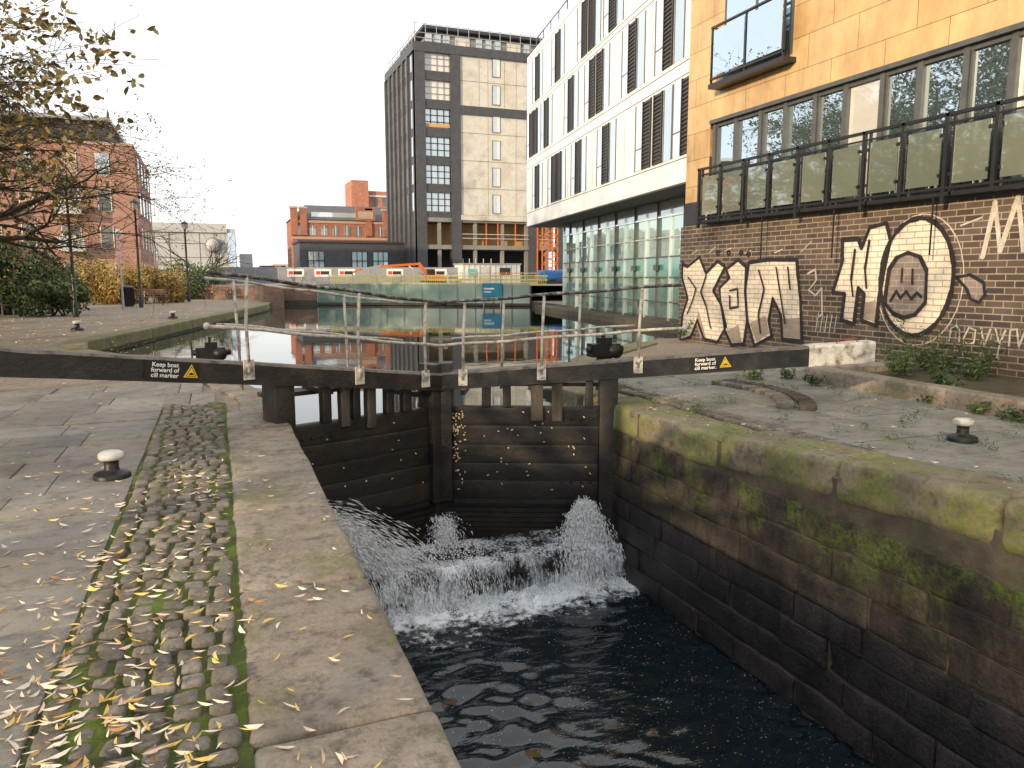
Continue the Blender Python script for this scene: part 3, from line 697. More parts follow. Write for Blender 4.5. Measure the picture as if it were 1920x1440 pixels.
# ---------------------------------------------------------------- white office building
wb=MB(); m_ww=mat('white_cladding',(.68,.69,.7),(.8,.81,.82),.5,.4,bump=0,fine=0); m_louv=mat('dark_louvre',(.02,.018,.016),(.045,.035,.03),3,.5,bump=0,fine=0)
m_wgl=glass('office_glass',(.08,.1,.11),.4,.03,.1,(.3,.34,.36)); m_teal=glass('teal_spandrel',(.05,.28,.26),.3,.1,.0,(.1,.4,.37)); m_ggl=glass('curtain_wall_glass',(.08,.16,.16),.42,.03,.3,(.24,.38,.36),(.8,.97,.95))
m_soff=mat('grey_soffit',(.1,.1,.1),(.14,.14,.135),2,.7,bump=0)
m_joint=mat('panel_joint',(.1,.1,.11),bump=0,fine=0); m_wgl2=glass('pale_glazing',(.45,.5,.53),.3,.05,.05,(.6,.64,.66))
wb.T=F((17.44,43.2,0),(-.1547,-.988,0))
yy=wb.T.to_3x3()@Vector((0,1,0)); inn=1 if yy.x>0 else -1
def wbx(s0,s1,d0,d1,z0,z1,m):
    a,b=sorted((d0*inn,d1*inn)); wb.box(s0,s1,a,b,z0,z1,m)
S1=25.6
wbx(0,S1,0,16,4.55,14.1,m_ww)
wbx(0,S1,.02,15.9,4.5,4.55,m_soff)
wbx(2.3,S1,1.7,14,-.5,4.5,m_ggl)
for z in (5.3,7.85,8.25,10.95,11.15,13.75): wbx(0,S1,-.006,0,z-.015,z+.015,m_joint)
rows=[(5.4,7.75,[2.6,6.2,10.5,14.4,18.9,22.2]),(8.4,10.85,[1.2,4.6,9.2,12.5,17.3,20.6,24]),(11.25,13.6,[2.6,6.8,11.3,15,19.5,23.5])]
for ri,(z0,z1,ls) in enumerate(rows):
    for li,s in enumerate(ls):
        dbl=(li+ri)%3==1
        for k in range(2 if dbl else 1):
            a=s-.45+k*1.0
            wbx(a,a+.75,-.01,.0,z0,z1,m_louv)
            nz=18
            for j in range(nz): 
                zz=z0+(z1-z0)*j/nz; wbx(a+.03,a+.72,-.05,-.015,zz+.02,zz+.07,m_louv)
            wbx(a,a+.04,-.07,-.005,z0,z1,m_black); wbx(a+.71,a+.75,-.07,-.005,z0,z1,m_black)
        wbx(s-1.2,s-.5,-.012,0,z0,z1,m_wgl2); wbx(s-1.24,s-1.19,-.03,0,z0,z1,m_frame); wbx(s-.52,s-.47,-.03,0,z0,z1,m_frame)
        e=s+.35+(1.0 if dbl else 0)
        wbx(e,e+.8,-.012,0,z0,z1,m_wgl); wbx(e+.78,e+.82,-.03,0,z0,z1,m_frame)
        wbx(s-1.2,s-.5,-.02,0,z0+.75,z0+.79,m_frame)
    s=.9
    while s<S1: wbx(s-.01,s+.01,-.005,0,z0,z1,m_joint); s+=1.3
s=2.3; i=0
while s<S1:
    wbx(s-.03,s+.03,1.6,1.7,-.4,4.5,m_frame if i%2 else m_wgl2); s+=1.25; i+=1
for z,h in ((3.9,.06),(3.1,.05),(2.35,.05),(1.55,.05),(.6,.04)): wbx(2.3,S1,1.62,1.7,z-h/2,z+h/2,m_wgl2 if z>3 else m_frame)
wbx(2.3,S1,1.66,1.7,1.58,2.32,m_teal)
wbx(2.3,S1,1.67,1.7,3.95,4.5,m_wgl2)
s=3.5
while s<S1: wbx(s,s+.3,1.5,1.6,1.82,2.05,m_frame); s+=2.5
wbx(.5,S1,.4,1.75,-1.2,-.12,m_bankwall)
wbx(-.02,0.0,0,16,4.55,8,m_teal)
wbx(0,.1,-.02,0,4.9,7.9,m_teal)
wbx(0,S1,.6,.64,14.1,14.14,m_frame)
s=.1
while s<S1: wbx(s,s+.05,.5,.55,14.1,15.2,m_frame); s+=1.6
wbx(0,S1,.5,.55,15.15,15.2,m_frame); wbx(0,S1,.5,.55,14.65,14.7,m_frame)
wbx(3,S1,3,14,14.1,16.2,m_dgrey)
wb.obj('white_office_building')
# ---------------------------------------------------------------- dark tower
tw=MB(); m_tb=brickmat('charcoal_brick',(.045,.048,.058),(.06,.063,.075),(.085,.085,.09),'X'); m_conc=mat('raw_concrete',(.36,.345,.3),(.56,.55,.51),.35,.85,bump=.2,bscale=6,c3=(.46,.42,.34),fine=.12,spots=.12)
m_conc2=mat('raw_concrete_dark',(.17,.17,.16),(.27,.27,.26),.5,.85,bump=0)
m_tgl=glass('tower_glass',(.04,.05,.06),.35,.03,.1,(.4,.42,.44)); m_glow=mat('golden_lit_interior',(.5,.28,.1),(.65,.4,.17),.6,.7,bump=0); m_dark=mat('dark_interior',(.02,.02,.02),(.04,.04,.04),bump=0)  # m_glow: golden light on the open floors, put into the interior colour
m_orange=mat('orange_paint',(.6,.12,.02),(.7,.17,.03),2,.5,bump=0)
m_gpl=mat('galvanised',(.35,.36,.37),(.5,.5,.5),4,.4,bump=0,metal=.3)
xL,xR,yF,zb,zt=22.4,41.5,90,1.0,28.2
tw.box(xL+.6,xR,yF+.8,yF+15,8.9,zt-.2,m_dark)
tw.box(xL,xL+.6,yF,yF+15.5,8.9,zt-1.0,m_tb); tw.box(xL-.2,xR,yF-.2,yF+15.6,zt-1.0,zt,m_tb)
tw.box(xL,xL+1.1,yF,yF+15.5,zb,8.9,m_tb)
yy_=yF+1.2
while yy_<yF+15:
    for f in range(6): tw.box(xL-.03,xL+.1,yy_,yy_+1.0,9.3+f*3.18,9.3+f*3.18+2.2,m_tgl)
    tw.box(xL-.25,xL,yy_+1.5,yy_+2.1,zb,zt-1,m_tb)
    yy_+=2.5
tw.box(xL,23.6,yF-.15,yF+.8,zb,zt-1,m_tb); tw.box(26.65,27.85,yF-.15,yF+.8,zb,zt-1,m_tb); tw.box(36.6,37.8,yF-.15,yF+.8,zb,zt-1,m_tb); tw.box(40.5,xR,yF-.15,yF+.8,zb,zt-1,m_tb)
tw.box(27.85,36.6,yF+.05,yF+.8,9.0,20.6,m_conc); tw.box(27.85,36.6,yF+.05,yF+.8,21.6,zt-1,m_conc); tw.box(27.85,36.6,yF-.1,yF+.8,20.6,21.6,m_tb)
for z in (12.1,15.3,18.5,24.4): tw.box(27.85,36.6,yF+.03,yF+.06,z,z+.06,m_conc2)
for i,x in enumerate((30.2,31.3,33.4,34.9)):
    tw.box(x,x+.04,yF+.035,yF+.06,21.7,zt-1.2,m_conc2)
    if i%2: tw.box(x,x+.04,yF+.035,yF+.06,9,20.5,m_conc2)
for f in range(6):
    z=9.3+f*3.18
    tw.box(23.6,26.65,yF+.3,yF+.35,z,z+2.15,m_white if f>3 else m_tgl); tw.box(23.6,26.65,yF,yF+.6,z+2.15,z+3.18,m_tb)
    for x in (23.6,24.3,25.1,25.9,26.6): tw.box(x-.05,x+.05,yF+.2,yF+.32,z,z+2.15,m_black if f<4 else m_gpl)
    for k in (.7,1.45): tw.box(23.6,26.65,yF+.2,yF+.31,z+k-.04,z+k+.04,m_black if f<4 else m_gpl)
    if f==3: tw.box(23.7,26.6,yF+.15,yF+.2,z+.1,z+.5,m_glow); 
    tw.box(31.8,32.9,yF-.0,yF+.1,z-.1,z+2.2,m_conc2); tw.box(31.95,32.45,yF-.03,yF+.05,z,z+2.1,m_tgl); tw.box(32.45,32.8,yF-.03,yF+.05,z,z+2.1,m_white)
tw.box(37.8,40.5,yF+.1,yF+.8,9,zt-1,m_conc)
tw.box(23.6,26.65,yF-.02,yF+.7,8.6,9.3,m_tb)
for z in (8.1,4.9): tw.box(23.6,xR,yF,yF+14,z,z+.5,m_conc2)
tw.box(27.8,xR,yF-.25,yF+.1,8.35,8.95,m_conc)
tw.box(23.6,xR,yF+4,yF+4.3,5.4,8.1,m_glow); tw.box(23.6,xR,yF+5,yF+5.3,zb,4.9,m_dark)
for x in (25,29.5,33,36.2,39): tw.box(x,x+.4,yF+.2,yF+.6,zb,8.1,m_conc2)
for x in (31,32.5,34.8): tw.box(x,x+.12,yF+.1,yF+.22,5.4,8.1,m_orange)
for x in (28,28.8,29.6,30.6,31.6): tw.box(x,x+.06,yF+.0,yF+.06,zb,3.8,m_white)
tw.box(27.8,xR,yF-.05,yF,6.2,6.25,m_white); tw.box(27.8,xR,yF-.05,yF,6.7,6.75,m_white)
tw.box(xL+2.5,xR-1,yF+3,yF+13,zt,zt+2.2,m_conc2); tw.box(xL+1.6,xR-.5,yF+2.0,yF+14,zt+2.25,zt+2.6,m_dgrey)
for x in (28.2,34.8): tw.box(x,x+1.8,yF+2.9,yF+3,zt+.2,zt+1.9,m_white)
for x in (24.5,25.6,26.7,30.8,32,33.2,37): tw.box(x,x+.8,yF+2.92,yF+3,zt+.3,zt+1.9,m_tgl)
x=xL+.1
while x<xR: tw.box(x,x+.06,yF+.2,yF+.26,zt,zt+2.9,m_gpl); x+=1.3
for z in (.55,1.1,2.1): tw.box(xL,xR,yF+.2,yF+.26,zt+z,zt+z+.06,m_gpl)
y=yF
while y<yF+15: tw.box(xL+.1,xL+.16,y,y+.06,zt,zt+2.0,m_gpl); y+=1.5
for z in (.55,1.1): tw.box(xL+.1,xL+.16,yF,yF+15,zt+z,zt+z+.06,m_gpl)
for x in (38.5,39.3,40.2): tw.box(x,x+.1,yF-.1,yF,zt-.3,zt+2.2,m_orange)
tw.box(38.3,40.6,yF-.1,yF,zt+1,zt+1.1,m_orange)
tw.obj('dark_tower_building')
ho=MB()
for x in (36.9,38.9):
    for y_ in (86.5,88): ho.box(x,x+.14,y_,y_+.14,1,9.5,m_orange)
for k in range(8):
    z=1+k*1.1; ho.bar((36.97,86.5,z),(38.97,86.5,z+1.1),.1,.1,m_orange); ho.bar((38.97,86.5,z),(36.97,86.5,z+1.1),.1,.1,m_orange); ho.box(36.9,39,86.45,86.6,z,z+.1,m_orange)
ho.obj('construction_hoist')
# ---------------------------------------------------------------- terrace + walls beyond basin
te=MB(); tp=[(3.9,56.7),(19.6,47.7),(60,40),(300,60),(300,500),(-40,500),(-2,62)]
te.add([(x,y,1.0) for x,y in tp],[tuple(q) for q in tessellate_polygon([[Vector((x,y,0)) for x,y in tp]])],mat('site_ground',(.24,.22,.19),(.34,.32,.29),.4,.95))
m_ret=brickmat('brown_brick_retaining',(.2,.11,.08),(.27,.15,.11),(.22,.2,.17),'X')
for a,b in (((-2,62),(3.9,56.7)),((3.9,56.7),(19.6,47.7))):
    te.add([(a[0],a[1],-.5),(b[0],b[1],-.5),(b[0],b[1],1.0),(a[0],a[1],1.0)],[(0,1,2,3)],m_ret)
te.box(2.7,3.9,50,57,-.4,1.0,m_ret)
te.obj('terrace_ground')
m_aq=glass('aqua_glass_panel',(.08,.18,.17),.12,.12,.0,(.17,.29,.27)); m_ygl=mat('yellow_barrier_paint',(.6,.55,.1),(.66,.6,.16),2,.6,bump=0)
fe=MB(); a=Vector((6.6,55.1,0)); b=Vector((19.5,47.6,0)); d=(b-a); n_=int(d.length/1.15)
for i in range(n_):
    p=a+d*i/n_; q_=a+d*(i+1)/n_; nn=Vector((d.y,-d.x,0)).normalized()*.12
    p2=p+(q_-p)*.05; q2=p+(q_-p)*.97; h=U(-.02,.02)
    tl=nn*U(.9,1.15)
    fe.add([(*(p2+nn).xy,-.3),(*(q2+nn).xy,-.3),(*(q2+tl).xy,1.08+h),(*(p2+tl).xy,1.08+h)],[(0,1,2,3)],m_aq)
    fe.bar((*(p+nn).xy,-.3),(*(p+nn).xy,1.2),.06,.06,m_gpl)
fe.bar((*(a+nn).xy,1.16),(*(b+nn).xy,1.16),.08,.06,m_gpl); fe.bar((*(a+nn*1.3).xy,-.25),(*(b+nn*1.3).xy,-.25),.14,.16,m_bankwall)
fe.obj('glass_panel_fence')
yb=MB(); a=Vector((7.8,58.3,1.0)); b=Vector((22,50.5,1.0)); d=b-a
n_=int(d.length/.14)
for i in range(n_):
    p=a+d*i/n_; yb.bar(p+Vector((0,0,.05)),p+Vector((0,0,.66)),.05,.03,m_ygl)
    if i%13==0: yb.bar(p,p+Vector((0,0,.8)),.09,.06,m_gpl)
for z in (.06,.36,.66): yb.bar(a+Vector((0,0,z)),b+Vector((0,0,z)),.05,.08,m_ygl)
yb.obj('yellow_safety_barrier')
m_hoard=mat('hoarding_grey',(.2,.21,.25),(.29,.3,.34),.5,.6,bump=0); m_red=mat('mark_red',(.6,.03,.05),bump=0,fine=0)
hd=MB(); a=Vector((-.5,74,1.0));b=Vector((20.5,67.5,1.0)); d=b-a; dn=d.normalized()
hd.bar(a+Vector((0,0,.72)),b+Vector((0,0,.72)),.1,1.45,m_hoard)
hd.T=F(a,dn)
for s in (6.8,9.2,11.3,15.6,19.5):
    hd.box(s,s+1.5,-.09,-.055,.6,1.3,m_white); hd.box(s+.15,s+.5,-.1,-.09,.8,1.1,m_red); hd.box(s+.55,s+1.3,-.1,-.09,.8,1.1,m_sblack)
for s in range(0,22,2): hd.box(s,s+.06,-.075,-.05,0,1.45,m_gpl)
hd.T=None
hd.obj('site_hoarding')
cb=MB(); cb.box(20.5,26,66,68.5,1.0,2.7,m_white); cb.box(20.4,26.1,65.9,68.6,2.7,2.8,m_gpl)
for k in range(11): cb.box(20.6+k*.5,20.64+k*.5,65.96,66,1.1,2.65,m_gpl)
cb.box(21,21.8,65.93,65.99,1.6,2.3,m_teal); cb.box(22.2,23.0,65.93,65.99,1.2,2.5,m_conc); cb.box(24,25,65.93,65.99,1.8,2.4,m_dark)
cb.obj('site_cabin')
ex=MB()
ex.box(17.0,18.4,64.5,66.0,1.2,1.75,m_orange); ex.box(17.0,17.6,64.6,65.4,1.75,2.25,m_black)
ex.box(16.7,18.6,64.3,64.7,1.0,1.3,m_black); ex.box(16.7,18.6,65.8,66.2,1.0,1.3,m_black)
ex.bar((17.2,65.2,1.6),(16.3,65.2,2.75),.2,.26,m_orange); ex.bar((16.35,65.2,2.7),(13.0,65.2,2.45),.16,.2,m_orange); ex.bar((13.0,65.2,2.5),(11.2,65.2,2.2),.14,.14,m_gpl); ex.bar((11.3,65.2,2.25),(10.7,65.2,1.95),.35,.14,m_orange)
ex.tube([(16.9,65,1.6),(15.4,65,2.5)],.05,m_gpl,8)
ex.obj('excavator')
m_blue=mat('sign_blue',(.01,.22,.38),(.02,.28,.45),2,.5,bump=0)
bs=MB(); bs.T=F((16.6,49.0,0),(.86,-.5,0)); bs.box(0,1.35,-.05,0,.15,1.15,m_blue); bs.box(.1,.8,-.06,-.05,.75,.85,m_swhite); bs.box(.1,.6,-.06,-.05,.55,.62,m_swhite); bs.box(.05,.11,0,.06,-.4,1.15,m_gpl); bs.box(1.2,1.26,0,.06,-.4,1.15,m_gpl); bs.obj('blue_notice_sign')
bt=MB(); bt.block((27.2,60.5,1.7),(3.2,1.6,.9),mat('blue_tarpaulin',(.02,.12,.35),(.03,.18,.45),2,.5,bump=.2),.25,0,.12,1.2,3); bt.box(25.7,28.7,59.8,61.2,1.0,1.3,m_black); bt.obj('tarpaulin_covered_plant')
sb=MB()
for i in range(14):
    x=18+i*1.2; sb.bar((x,62.2-(i*.3),1.0),(x,62.2-(i*.3),2.0),.05,.05,random.choice([m_orange,m_white,m_gpl]))
    sb.bar((x,62.2-i*.3,1.9),(x+1.2,61.9-i*.3,1.9),.04,.06,random.choice([m_orange,m_white,m_gpl])); sb.bar((x,62.2-i*.3,1.4),(x+1.2,61.9-i*.3,1.4),.04,.06,m_gpl)
sb.obj('crowd_barrier')
# ---------------------------------------------------------------- far buildings
m_rb=brickmat('victorian_red_brick',(.36,.12,.07),(.42,.16,.1),(.3,.2,.15),'X',.15,.45,.01,rough=.8); m_slate=mat('slate_roof',(.08,.085,.1),(.13,.13,.145),1,.7,bump=0); m_stone=mat('pale_stone',(.42,.3,.22),(.5,.38,.3),1,.8,bump=0)
vb=MB(); x0,x1,y0=11.3,27.5,124; vb.box(x0,x1,y0,y0+10,1,10.4,m_rb)
vb.add([(x0-.2,y0-.2,10.4),(x1,y0-.2,10.4),(x1,y0+5,13.0),(x0+2.5,y0+5,13.0),(x0-.2,y0+10,10.4),(x1,y0+10,10.4)],[(0,1,2,3),(0,3,4),(4,3,2,5)],m_slate)
for z in (9.9,7.4,4.6): vb.box(x0-.1,x1,y0-.12,y0,z,z+.35,m_stone)
for z in (2.3,5.3,8.0):
    x=x0+.8
    while x<x1-1: vb.box(x,x+1.0,y0-.05,y0,z,z+1.5,m_tgl); vb.box(x+.45,x+.55,y0-.08,y0-.05,z,z+1.5,m_white); x+=1.75
vb.box(x0+3,x1-6,y0+.8,y0+1.2,10.5,11.6,m_wgl2)
for x in (x0-.2,x0+1.2,x1-5,x1-2.2):
    vb.box(x,x+1.0,y0-.3,y0+.7,8,12.0,m_rb); vb.box(x-.1,x+1.1,y0-.4,y0+.8,12.0,12.3,m_stone)
vb.box(x1-6.5,x1-3.5,y0-.4,y0,10.4,12.4,m_rb); vb.box(x1-6.2,x1-3.8,y0-.45,y0-.4,10.7,11.8,m_stone)
vb.obj('victorian_brick_building')
tb=MB(); m_tbk=brickmat('orange_red_brick',(.42,.17,.11),(.5,.21,.14),(.4,.25,.2),'X',.2,.5,.01,rough=.8)
tb.box(24.8,28,150,158,1,19.8,m_tbk); tb.box(28,33.5,151,158,1,18.0,m_tbk)
for z in (12.5,15.3): 
    for x in (29,30.8,32.3): tb.box(x,x+.8,150.9,151,z,z+1.6,m_tgl)
tb.box(28,33.6,150.9,151,16.9,17.2,m_white); tb.obj('brick_apartment_tower')
db=MB(); db.box(9.5,22.2,96,104,1.0,5.7,m_tb); db.box(9.3,22.4,95.8,104.2,5.7,5.95,m_dgrey)
for x in (10.4,15.6,18.2): 
    db.box(x,x+2,95.93,96,2.6,4.6,m_tgl)
    for k in range(4): db.box(x+k*.63,x+.1+k*.63,95.88,95.93,2.6,4.6,m_black)
    db.box(x,x+2.0,95.88,95.93,3.5,3.6,m_black)
db.obj('dark_low_building')
gb=MB(); m_gw=mat('pale_render',(.46,.48,.5),(.54,.56,.58),.3,.7,bump=0); gb.box(-11,3.0,122,136,-.1,8.6,m_gw); gb.box(-11,1.8,121.7,122,8.0,9.3,m_gw); gb.box(-11,-4,121.6,121.7,8.0,8.7,m_wgl2)
for z in (2.4,4.4,6.4): gb.box(-10.9,3,121.95,122,z,z+.06,m_joint)
for x in range(-10,3,2): gb.box(x,x+.06,121.95,122,0,8,m_joint)
gb.T=F((-.2,121.6,6.2),(1,0,0)); gb.tube([(0,0,0),(0,-.15,0)],1.1,m_conc2,20); gb.tube([(0,-.15,0),(0,-.2,0)],.9,m_gw,20); gb.T=None
gb.box(1.9,2.9,121.9,122,1,8,m_gl); gb.obj('grey_rendered_building')
fb=MB(); 
for x,w_,h,y_,m in ((4,2,5.5,140,m_gw),(7,4,3.5,135,m_rb),(3.5,6,2.6,118,m_conc),(10,3,4,150,m_gw)): fb.box(x,x+w_,y_,y_+5,0,h,m)
fb.obj('distant_building')
m_lb=brickmat('pink_red_brick',(.38,.19,.15),(.45,.24,.19),(.38,.27,.23),'X',.1,.3,.012,rough=.85)
lb=MB(); x0,x1,y0=-30,-5.3,66; lb.box(x0,x1,y0,y0+14,-.1,11.3,m_lb); lb.box(x0,x1-.1,y0-.1,y0+14.1,11.3,11.5,m_stone)
lb.box(x0,x1-2.0,y0+1.5,y0+12,11.5,13.2,m_dgrey); lb.box(x0,x1-1.6,y0+1.0,y0+12.5,13.2,13.5,m_gpl)
for z in (1.0,3.8,6.5,9.1): lb.box(x0,x1,y0-.03,y0,z+2.2,z+2.26,m_stone)
for c in range(9):
    x=x1-2.6-c*2.55
    for fi,z in enumerate((1.0,3.8,6.5,9.1)):
        wide=1.2 if c%2 else .8
        lb.box(x,x+wide,y0-.04,y0,z,z+1.6,m_tgl if (c+fi)%4 else m_stone); lb.box(x-.06,x,y0-.06,y0,z,z+1.6,m_white); lb.box(x+wide,x+wide+.06,y0-.06,y0,z,z+1.6,m_white); lb.box(x,x+wide,y0-.07,y0,z-.1,z,m_stone)
        if c%2==1 and fi<3:
            lb.box(x-.2,x+1.5,y0-1.1,y0,z-.35,z-.2,m_white); lb.box(x-.2,x+1.5,y0-1.1,y0-1.05,z-.2,z+.75,m_gw)
            for k in range(8): lb.box(x-.2+k*.24,x-.17+k*.24,y0-1.12,y0-1.1,z-.2,z+.8,m_white)
for y_ in (68,71,74,77):
    for z in (1,3.8,6.5,9.1): lb.box(x1,x1+.03,y_,y_+1,z,z+1.6,m_tgl)
lb.obj('red_brick_apartments')
# ---------------------------------------------------------------- vegetation
def bush(mb,c,rad,n,ls,mats,lumps=9):
    cs=[]
    for i in range(lumps):
        a=U(0,6.28);r=math.sqrt(R())*.7; cs.append((Vector((c[0]+math.cos(a)*r*rad[0],c[1]+math.sin(a)*r*rad[1],c[2]+U(.15,.75)*rad[2])),U(.25,.5)))
    for i in range(n):
        q_,s=random.choice(cs); d=Vector((random.gauss(0,1),random.gauss(0,1),random.gauss(0,1))).normalized()
        p=q_+Vector((d.x*rad[0]*s,d.y*rad[1]*s,d.z*rad[2]*s*.8))*U(.6,1.1)
        if p.z<c[2]: p.z=c[2]+U(0,.2)
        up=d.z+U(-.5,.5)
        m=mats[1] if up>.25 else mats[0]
        mb.leaf(p,(U(-1,1),U(-1,1),U(-1,1)),ls*U(.6,1.4),ls*U(.3,.6),m,d+Vector((U(-.5,.5),U(-.5,.5),U(-.2,.6))))
for (c,r,n_) in (((-9.5,39,0),(3.2,2.2,3.9),8500),((-13,37,0),(2.5,2,3.2),4000),((-6.2,36.5,0),(1.5,1.2,1.5),2200),((-2.6,61,0),(2.2,2.0,2.9),2500),((-8.5,55,0),(2.4,2,3.4),2500),((-.4,63,0),(1.6,1.8,2.7),1500),((-7.6,44,0),(1.6,1.5,2.6),2500)):
    b=MB(); bush(b,c,r,n_,.2,(m_sgreen,m_sgreen2),14)
    for k in range(5): b.tube([(c[0]+U(-.3,.3),c[1],c[2]-.1),(c[0]+U(-1,1)*r[0]*.5,c[1]+U(-.5,.5),c[2]+r[2]*.7)],[.05,.02],m_bark,5)
    b.obj('evergreen_bush')
for (c,r,n_) in (((-6.4,51,0),(1.7,1.5,2.5),3500),((-4.4,52,0),(1.6,1.5,2.5),3500),((-2.7,53,0),(1.2,1.4,2.1),2500)):
    b=MB(); bush(b,c,r,n_,.17,(m_yel2,m_yel),14)
    for k in range(40):
        x=c[0]+U(-.8,.8)*r[0]; b.tube([(x,c[1]+U(-.6,.6),0),(x+U(-.4,.4),c[1]+U(-.6,.6),r[2]*U(.8,1.25))],[.012,.006],m_yel2,3)
    b.obj('autumn_shrub')
def tree(name,base,h,rad,seed,dirs,leafn=3,depth=5,lmats=(m_tl,m_tl2),tr=.2,ls=1,keep=.8):
    random.seed(seed); b=MB(); tips=[]
    def br(p,d,L,r,dep):
        pts=[p];rs=[r];n_=5 if dep>1 else 3
        for i in range(n_):
            d=(d+Vector((random.gauss(0,.2),random.gauss(0,.2),random.gauss(0,.14)+(.05 if dep>2 else -.04)))).normalized()
            p=p+d*L/n_; pts.append(p); rs.append(r*(1-.55*(i+1)/n_))
            if dep>0 and i>=1:
                for k in range(2 if dep<3 else 1+(R()<.6)):
                    ax=d.orthogonal().normalized(); ax.rotate(Matrix.Rotation(U(0,6.28),3,d)); nd=(d+ax*U(.5,1.05)).normalized(); nd.z=nd.z*.8+.04
                    br(p,nd,L*U(.5,.7),rs[-1]*.62,dep-1)
            if dep<=1: tips.append(p)
        b.tube(pts,[max(x,.004*max(1,rad/6.5)) for x in rs],m_bark,7 if dep>2 else (4 if dep>1 else 3),False)
    base=Vector(base); top=base+Vector((.1,0,h))
    b.tube([base-Vector((0,0,.1)),base+Vector((.03,.02,h*.3)),base+Vector((-.03,0,h*.7)),top],[tr*1.5,tr,tr*.9,tr*.8],m_bark,12,False)
    for dd in dirs: br(top-Vector((0,0,U(0,.3))),Vector(dd).normalized(),rad*U(.85,1.1)*.62,tr*.5,depth-1)
    for t_ in tips:
        cl_=noise.noise(t_*.55+Vector((seed,0,0)))
        if R()<keep*(.45+1.4*max(0,cl_+.25)):
            for k in range(leafn):
                p=t_+Vector((U(-.15,.15),U(-.15,.15),U(-.16,.08)))*max(1,ls*.7); b.leaf(p,(U(-1,1),U(-1,1),U(-1,.2)),U(.045,.085)*ls,U(.022,.04)*ls,lmats[0] if R()<.65 else lmats[1],Vector((U(-1,1),U(-1,1),U(-.3,1))))
    b.obj(name)
D8=[(1,.1,.3),(1,-.5,.7),(.4,1,.5),(-.6,.8,.6),(-1,0,.5),(-.5,-1,.6),(.6,-.9,.3),(.2,.1,1),(.9,.5,.9),(1,-.15,.12)]
tree('autumn_tree',(-6.9,21.8,0),2.6,6.2,11,D8,3,4,keep=.42)
tree('autumn_tree',(-7.5,9.5,0),2.6,6.5,5,D8,4,4,ls=1.6,keep=.6)
tree('autumn_tree',(-8.0,1.0,0),2.6,6.3,42,D8,4,4,ls=1.6,keep=.45)  # unseen tree, added to dapple the sunlight on the graffiti wall
# taller canal-side trees further back on the left bank (seen mirrored in the apartment windows)
for i,(x_,y_,s_) in enumerate(((-14,22,61),(-15.5,30,62),(-17.5,39,63))):
    tree('autumn_tree',(x_,y_,0),4.6,10.5,s_,D8[:9],4,4,(m_tl,m_tl),.32,3.2,.8)
tree('bare_tree',(-1.2,66,0),1.8,5,31,D8[:6],1,3)
random.seed(99)
wd=MB()
def weed(x,y,z,h,n_,ls):
    for i in range(n_):
        a=U(0,6.28);q_=U(.2,1)*h; p0=Vector((x+U(-.08,.08),y+U(-.1,.1),z)); p1=p0+Vector((math.cos(a)*q_*.6,math.sin(a)*q_*.6,q_))
        wd.tube([p0,(p0+p1)/2+Vector((0,0,.1*h)),p1],[.004,.003,.002],m_sgreen2,3,False)
        for k in range(9):
            t_=U(.2,1); p=p0+(p1-p0)*t_+Vector((U(-.05,.05),U(-.05,.05),U(0,.06))); wd.leaf(p,(U(-1,1),U(-1,1),U(-.4,.6)),ls*U(.6,1.3),ls*.3,m_sgreen if R()<.6 else m_sgreen2,Vector((U(-1,1),U(-1,1),1)))
for (x,y,h,n_) in ((10.5,9.6,.45,22),(10.4,9.0,.9,40),(10.3,8.6,.6,34),(9.8,8.9,.4,24),(10.5,8.1,.75,34),(10,7.8,.35,20),(9.4,8.5,.3,22),(9.2,7.7,.25,16),(8.9,7.2,.2,14),(10.6,16.1,.5,20),(8.1,9.4,.16,16),(8.0,8.7,.14,14),(7.6,9.6,.12,14),(8.1,6.2,.12,14),(8.0,5.7,.12,16),(8.2,7.0,.1,10)): weed(x,y,.08 if x>8.6 else 0,h,n_,.08)
for i in range(60): weed(U(5.2,8),U(3.2,10),0,.04,3,.03)
for i in range(26): weed(U(4.62,5.1),U(3,8.5),.02,.03,3,.03)
wd.obj('wall_weeds')
# ---------------------------------------------------------------- street furniture
def lamp(x,y,h,m=m_black):
    b=MB(); b.lathe((x,y,0),[(.11,0),(.11,.5),(.07,.6),(.055,h*.6),(.045,h-.5),(.07,h-.48),(.05,h-.42)],m,12)
    b.tube([(x,y,h-.42),(x-.16,y,h-.3),(x-.17,y,h-.05)],.015,m,6); b.tube([(x,y,h-.42),(x+.16,y,h-.3),(x+.17,y,h-.05)],.015,m,6)
    b.lathe((x,y,h-.4),[(.1,0),(.15,.3),(.16,.32)],m_wgl2,12); b.lathe((x,y,h-.08),[(.24,0),(.2,.06),(.08,.14),(.03,.17),(0,.22)],m,14)
    b.obj('street_lamp')
lamp(-3.7,44.3,5.4); lamp(-1.7,54,5.0); lamp(-5.2,34.3,5.3)
b=MB(); b.lathe((-4.3,42,0),[(.07,0),(.05,1),(.04,3.5)],m_gpl,10); b.lathe((-4.3,42,3.5),[(.04,0),(.14,.08),(.16,.2),(.1,.32),(0,.35)],m_white,12); b.obj('globe_lamp')
m_slat=mat('bench_timber',(.14,.08,.05),(.22,.13,.08),6,.7,bump=.2)
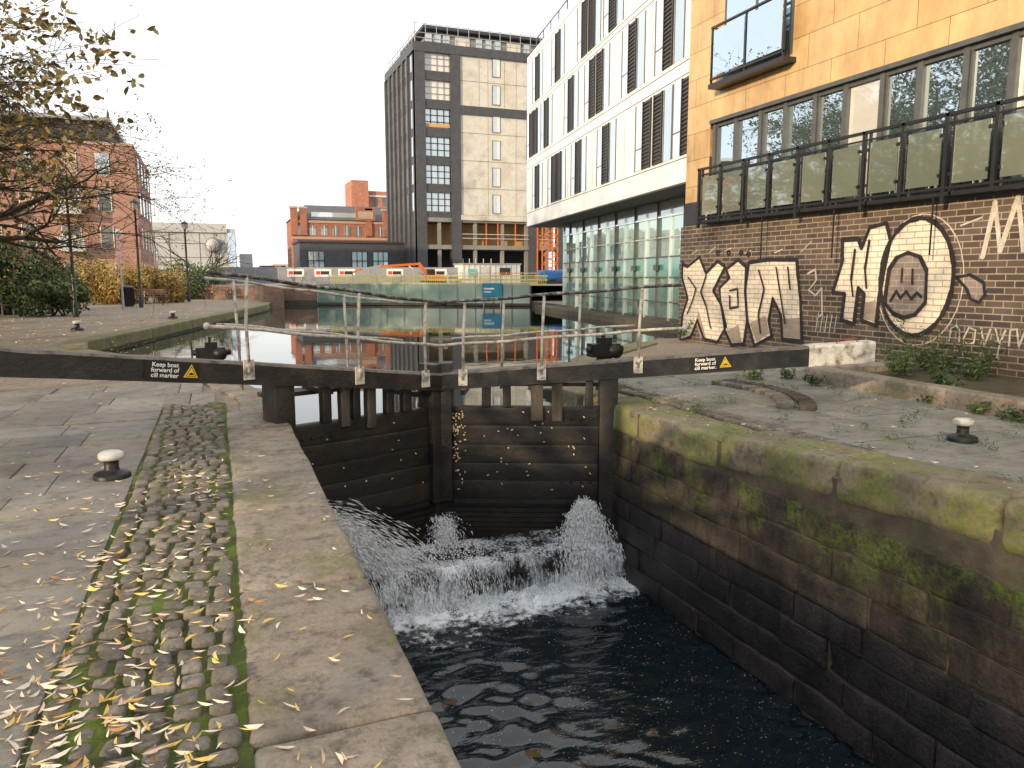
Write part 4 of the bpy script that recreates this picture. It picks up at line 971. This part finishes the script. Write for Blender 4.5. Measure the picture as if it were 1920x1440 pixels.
def bench(x,y,rot,L=1.7):
    b=MB(); b.T=Matrix.Translation((x,y,0))@Matrix.Rotation(rot,4,'Z')
    for k in range(4): b.box(-L/2,L/2,-.25+k*.12,-.16+k*.12,.43,.46,m_slat)
    for k in range(3): b.box(-L/2,L/2,.26+k*.02,.29+k*.02,.55+k*.12,.64+k*.12,m_slat)
    for s in (-L/2+.15,L/2-.15):
        b.box(s-.03,s+.03,-.25,-.19,0,.43,m_black); b.box(s-.03,s+.03,.2,.26,0,.43,m_black); b.bar((s,.23,.4),(s,.33,.9),.05,.05,m_black); b.box(s-.03,s+.03,-.25,.26,.39,.43,m_black); b.box(s-.03,s+.03,-.27,.25,.62,.65,m_black); b.box(s-.02,s+.02,-.26,-.22,.43,.62,m_black)
    b.obj('park_bench')
bench(-8.2,36.0,-1.9+3.14); bench(-3.4,48.6,-.5); bench(.2,58.5,-.5)
b=MB(); b.lathe((-4.5,46.3,0),[(.3,0),(.32,.1),(.32,.95),(.35,.97),(.35,1.03),(.2,1.1),(0,1.12)],m_black,16)
for k in range(16):
    a_=k*math.pi/8; b.bar((-4.5+.335*math.cos(a_),46.3+.335*math.sin(a_),.1),(-4.5+.335*math.cos(a_),46.3+.335*math.sin(a_),.92),.04,.03,m_black)
b.obj('litter_bin')
b=MB()
for i in range(9): bush(b,(U(0,12),U(112,118),0),(2.2,2,U(2.5,4)),500,.4,(m_sgreen,m_yel if i%3==0 else m_sgreen2),6)
for i in range(16): bush(b,(-60+i*3.2,U(92,100),0),(2.8,2,U(3,5)),400,.5,(m_sgreen,m_sgreen2),6)
b.obj('distant_trees')
# ---------------------------------------------------------------- light, sky, camera
W=bpy.data.worlds.new('World'); bpy.context.scene.world=W; W.use_nodes=True; nt=W.node_tree; nt.nodes.clear()
sk=nt.nodes.new('ShaderNodeTexSky'); sk.sky_type='NISHITA'; sk.sun_disc=False; sk.sun_elevation=math.radians(14); sk.sun_rotation=math.radians(239); sk.dust_density=2
b1=nt.nodes.new('ShaderNodeBackground'); b1.inputs[1].default_value=.05; nt.links.new(sk.outputs[0],b1.inputs[0])
b2=nt.nodes.new('ShaderNodeBackground'); b2.inputs[0].default_value=(1,.995,.985,1); b2.inputs[1].default_value=1.28
ad=nt.nodes.new('ShaderNodeAddShader'); wo=nt.nodes.new('ShaderNodeOutputWorld'); nt.links.new(b1.outputs[0],ad.inputs[0]); nt.links.new(b2.outputs[0],ad.inputs[1]); nt.links.new(ad.outputs[0],wo.inputs[0])
sl=bpy.data.lights.new('sun','SUN'); sl.energy=5.0; sl.angle=math.radians(.8); sl.color=(1,.75,.44); so=bpy.data.objects.new('sun',sl); C.objects.link(so)
el=math.radians(14); az=Vector((-.86,-.51,0)).normalized(); sd=Vector((az.x*math.cos(el),az.y*math.cos(el),math.sin(el)))
so.rotation_euler=sd.to_track_quat('Z','Y').to_euler(); so.location=(-20,-10,20)
cd=bpy.data.cameras.new('camera'); cd.lens=27; cd.sensor_width=36; cd.clip_end=2000; cd.clip_start=.05
co=bpy.data.objects.new('camera',cd); C.objects.link(co); co.location=(0,0,1.55); co.rotation_euler=(math.radians(90-7.907),0,math.radians(-20.9))
sc=bpy.context.scene; sc.camera=co; sc.view_settings.view_transform='Standard'; sc.view_settings.look='None'; sc.view_settings.exposure=0
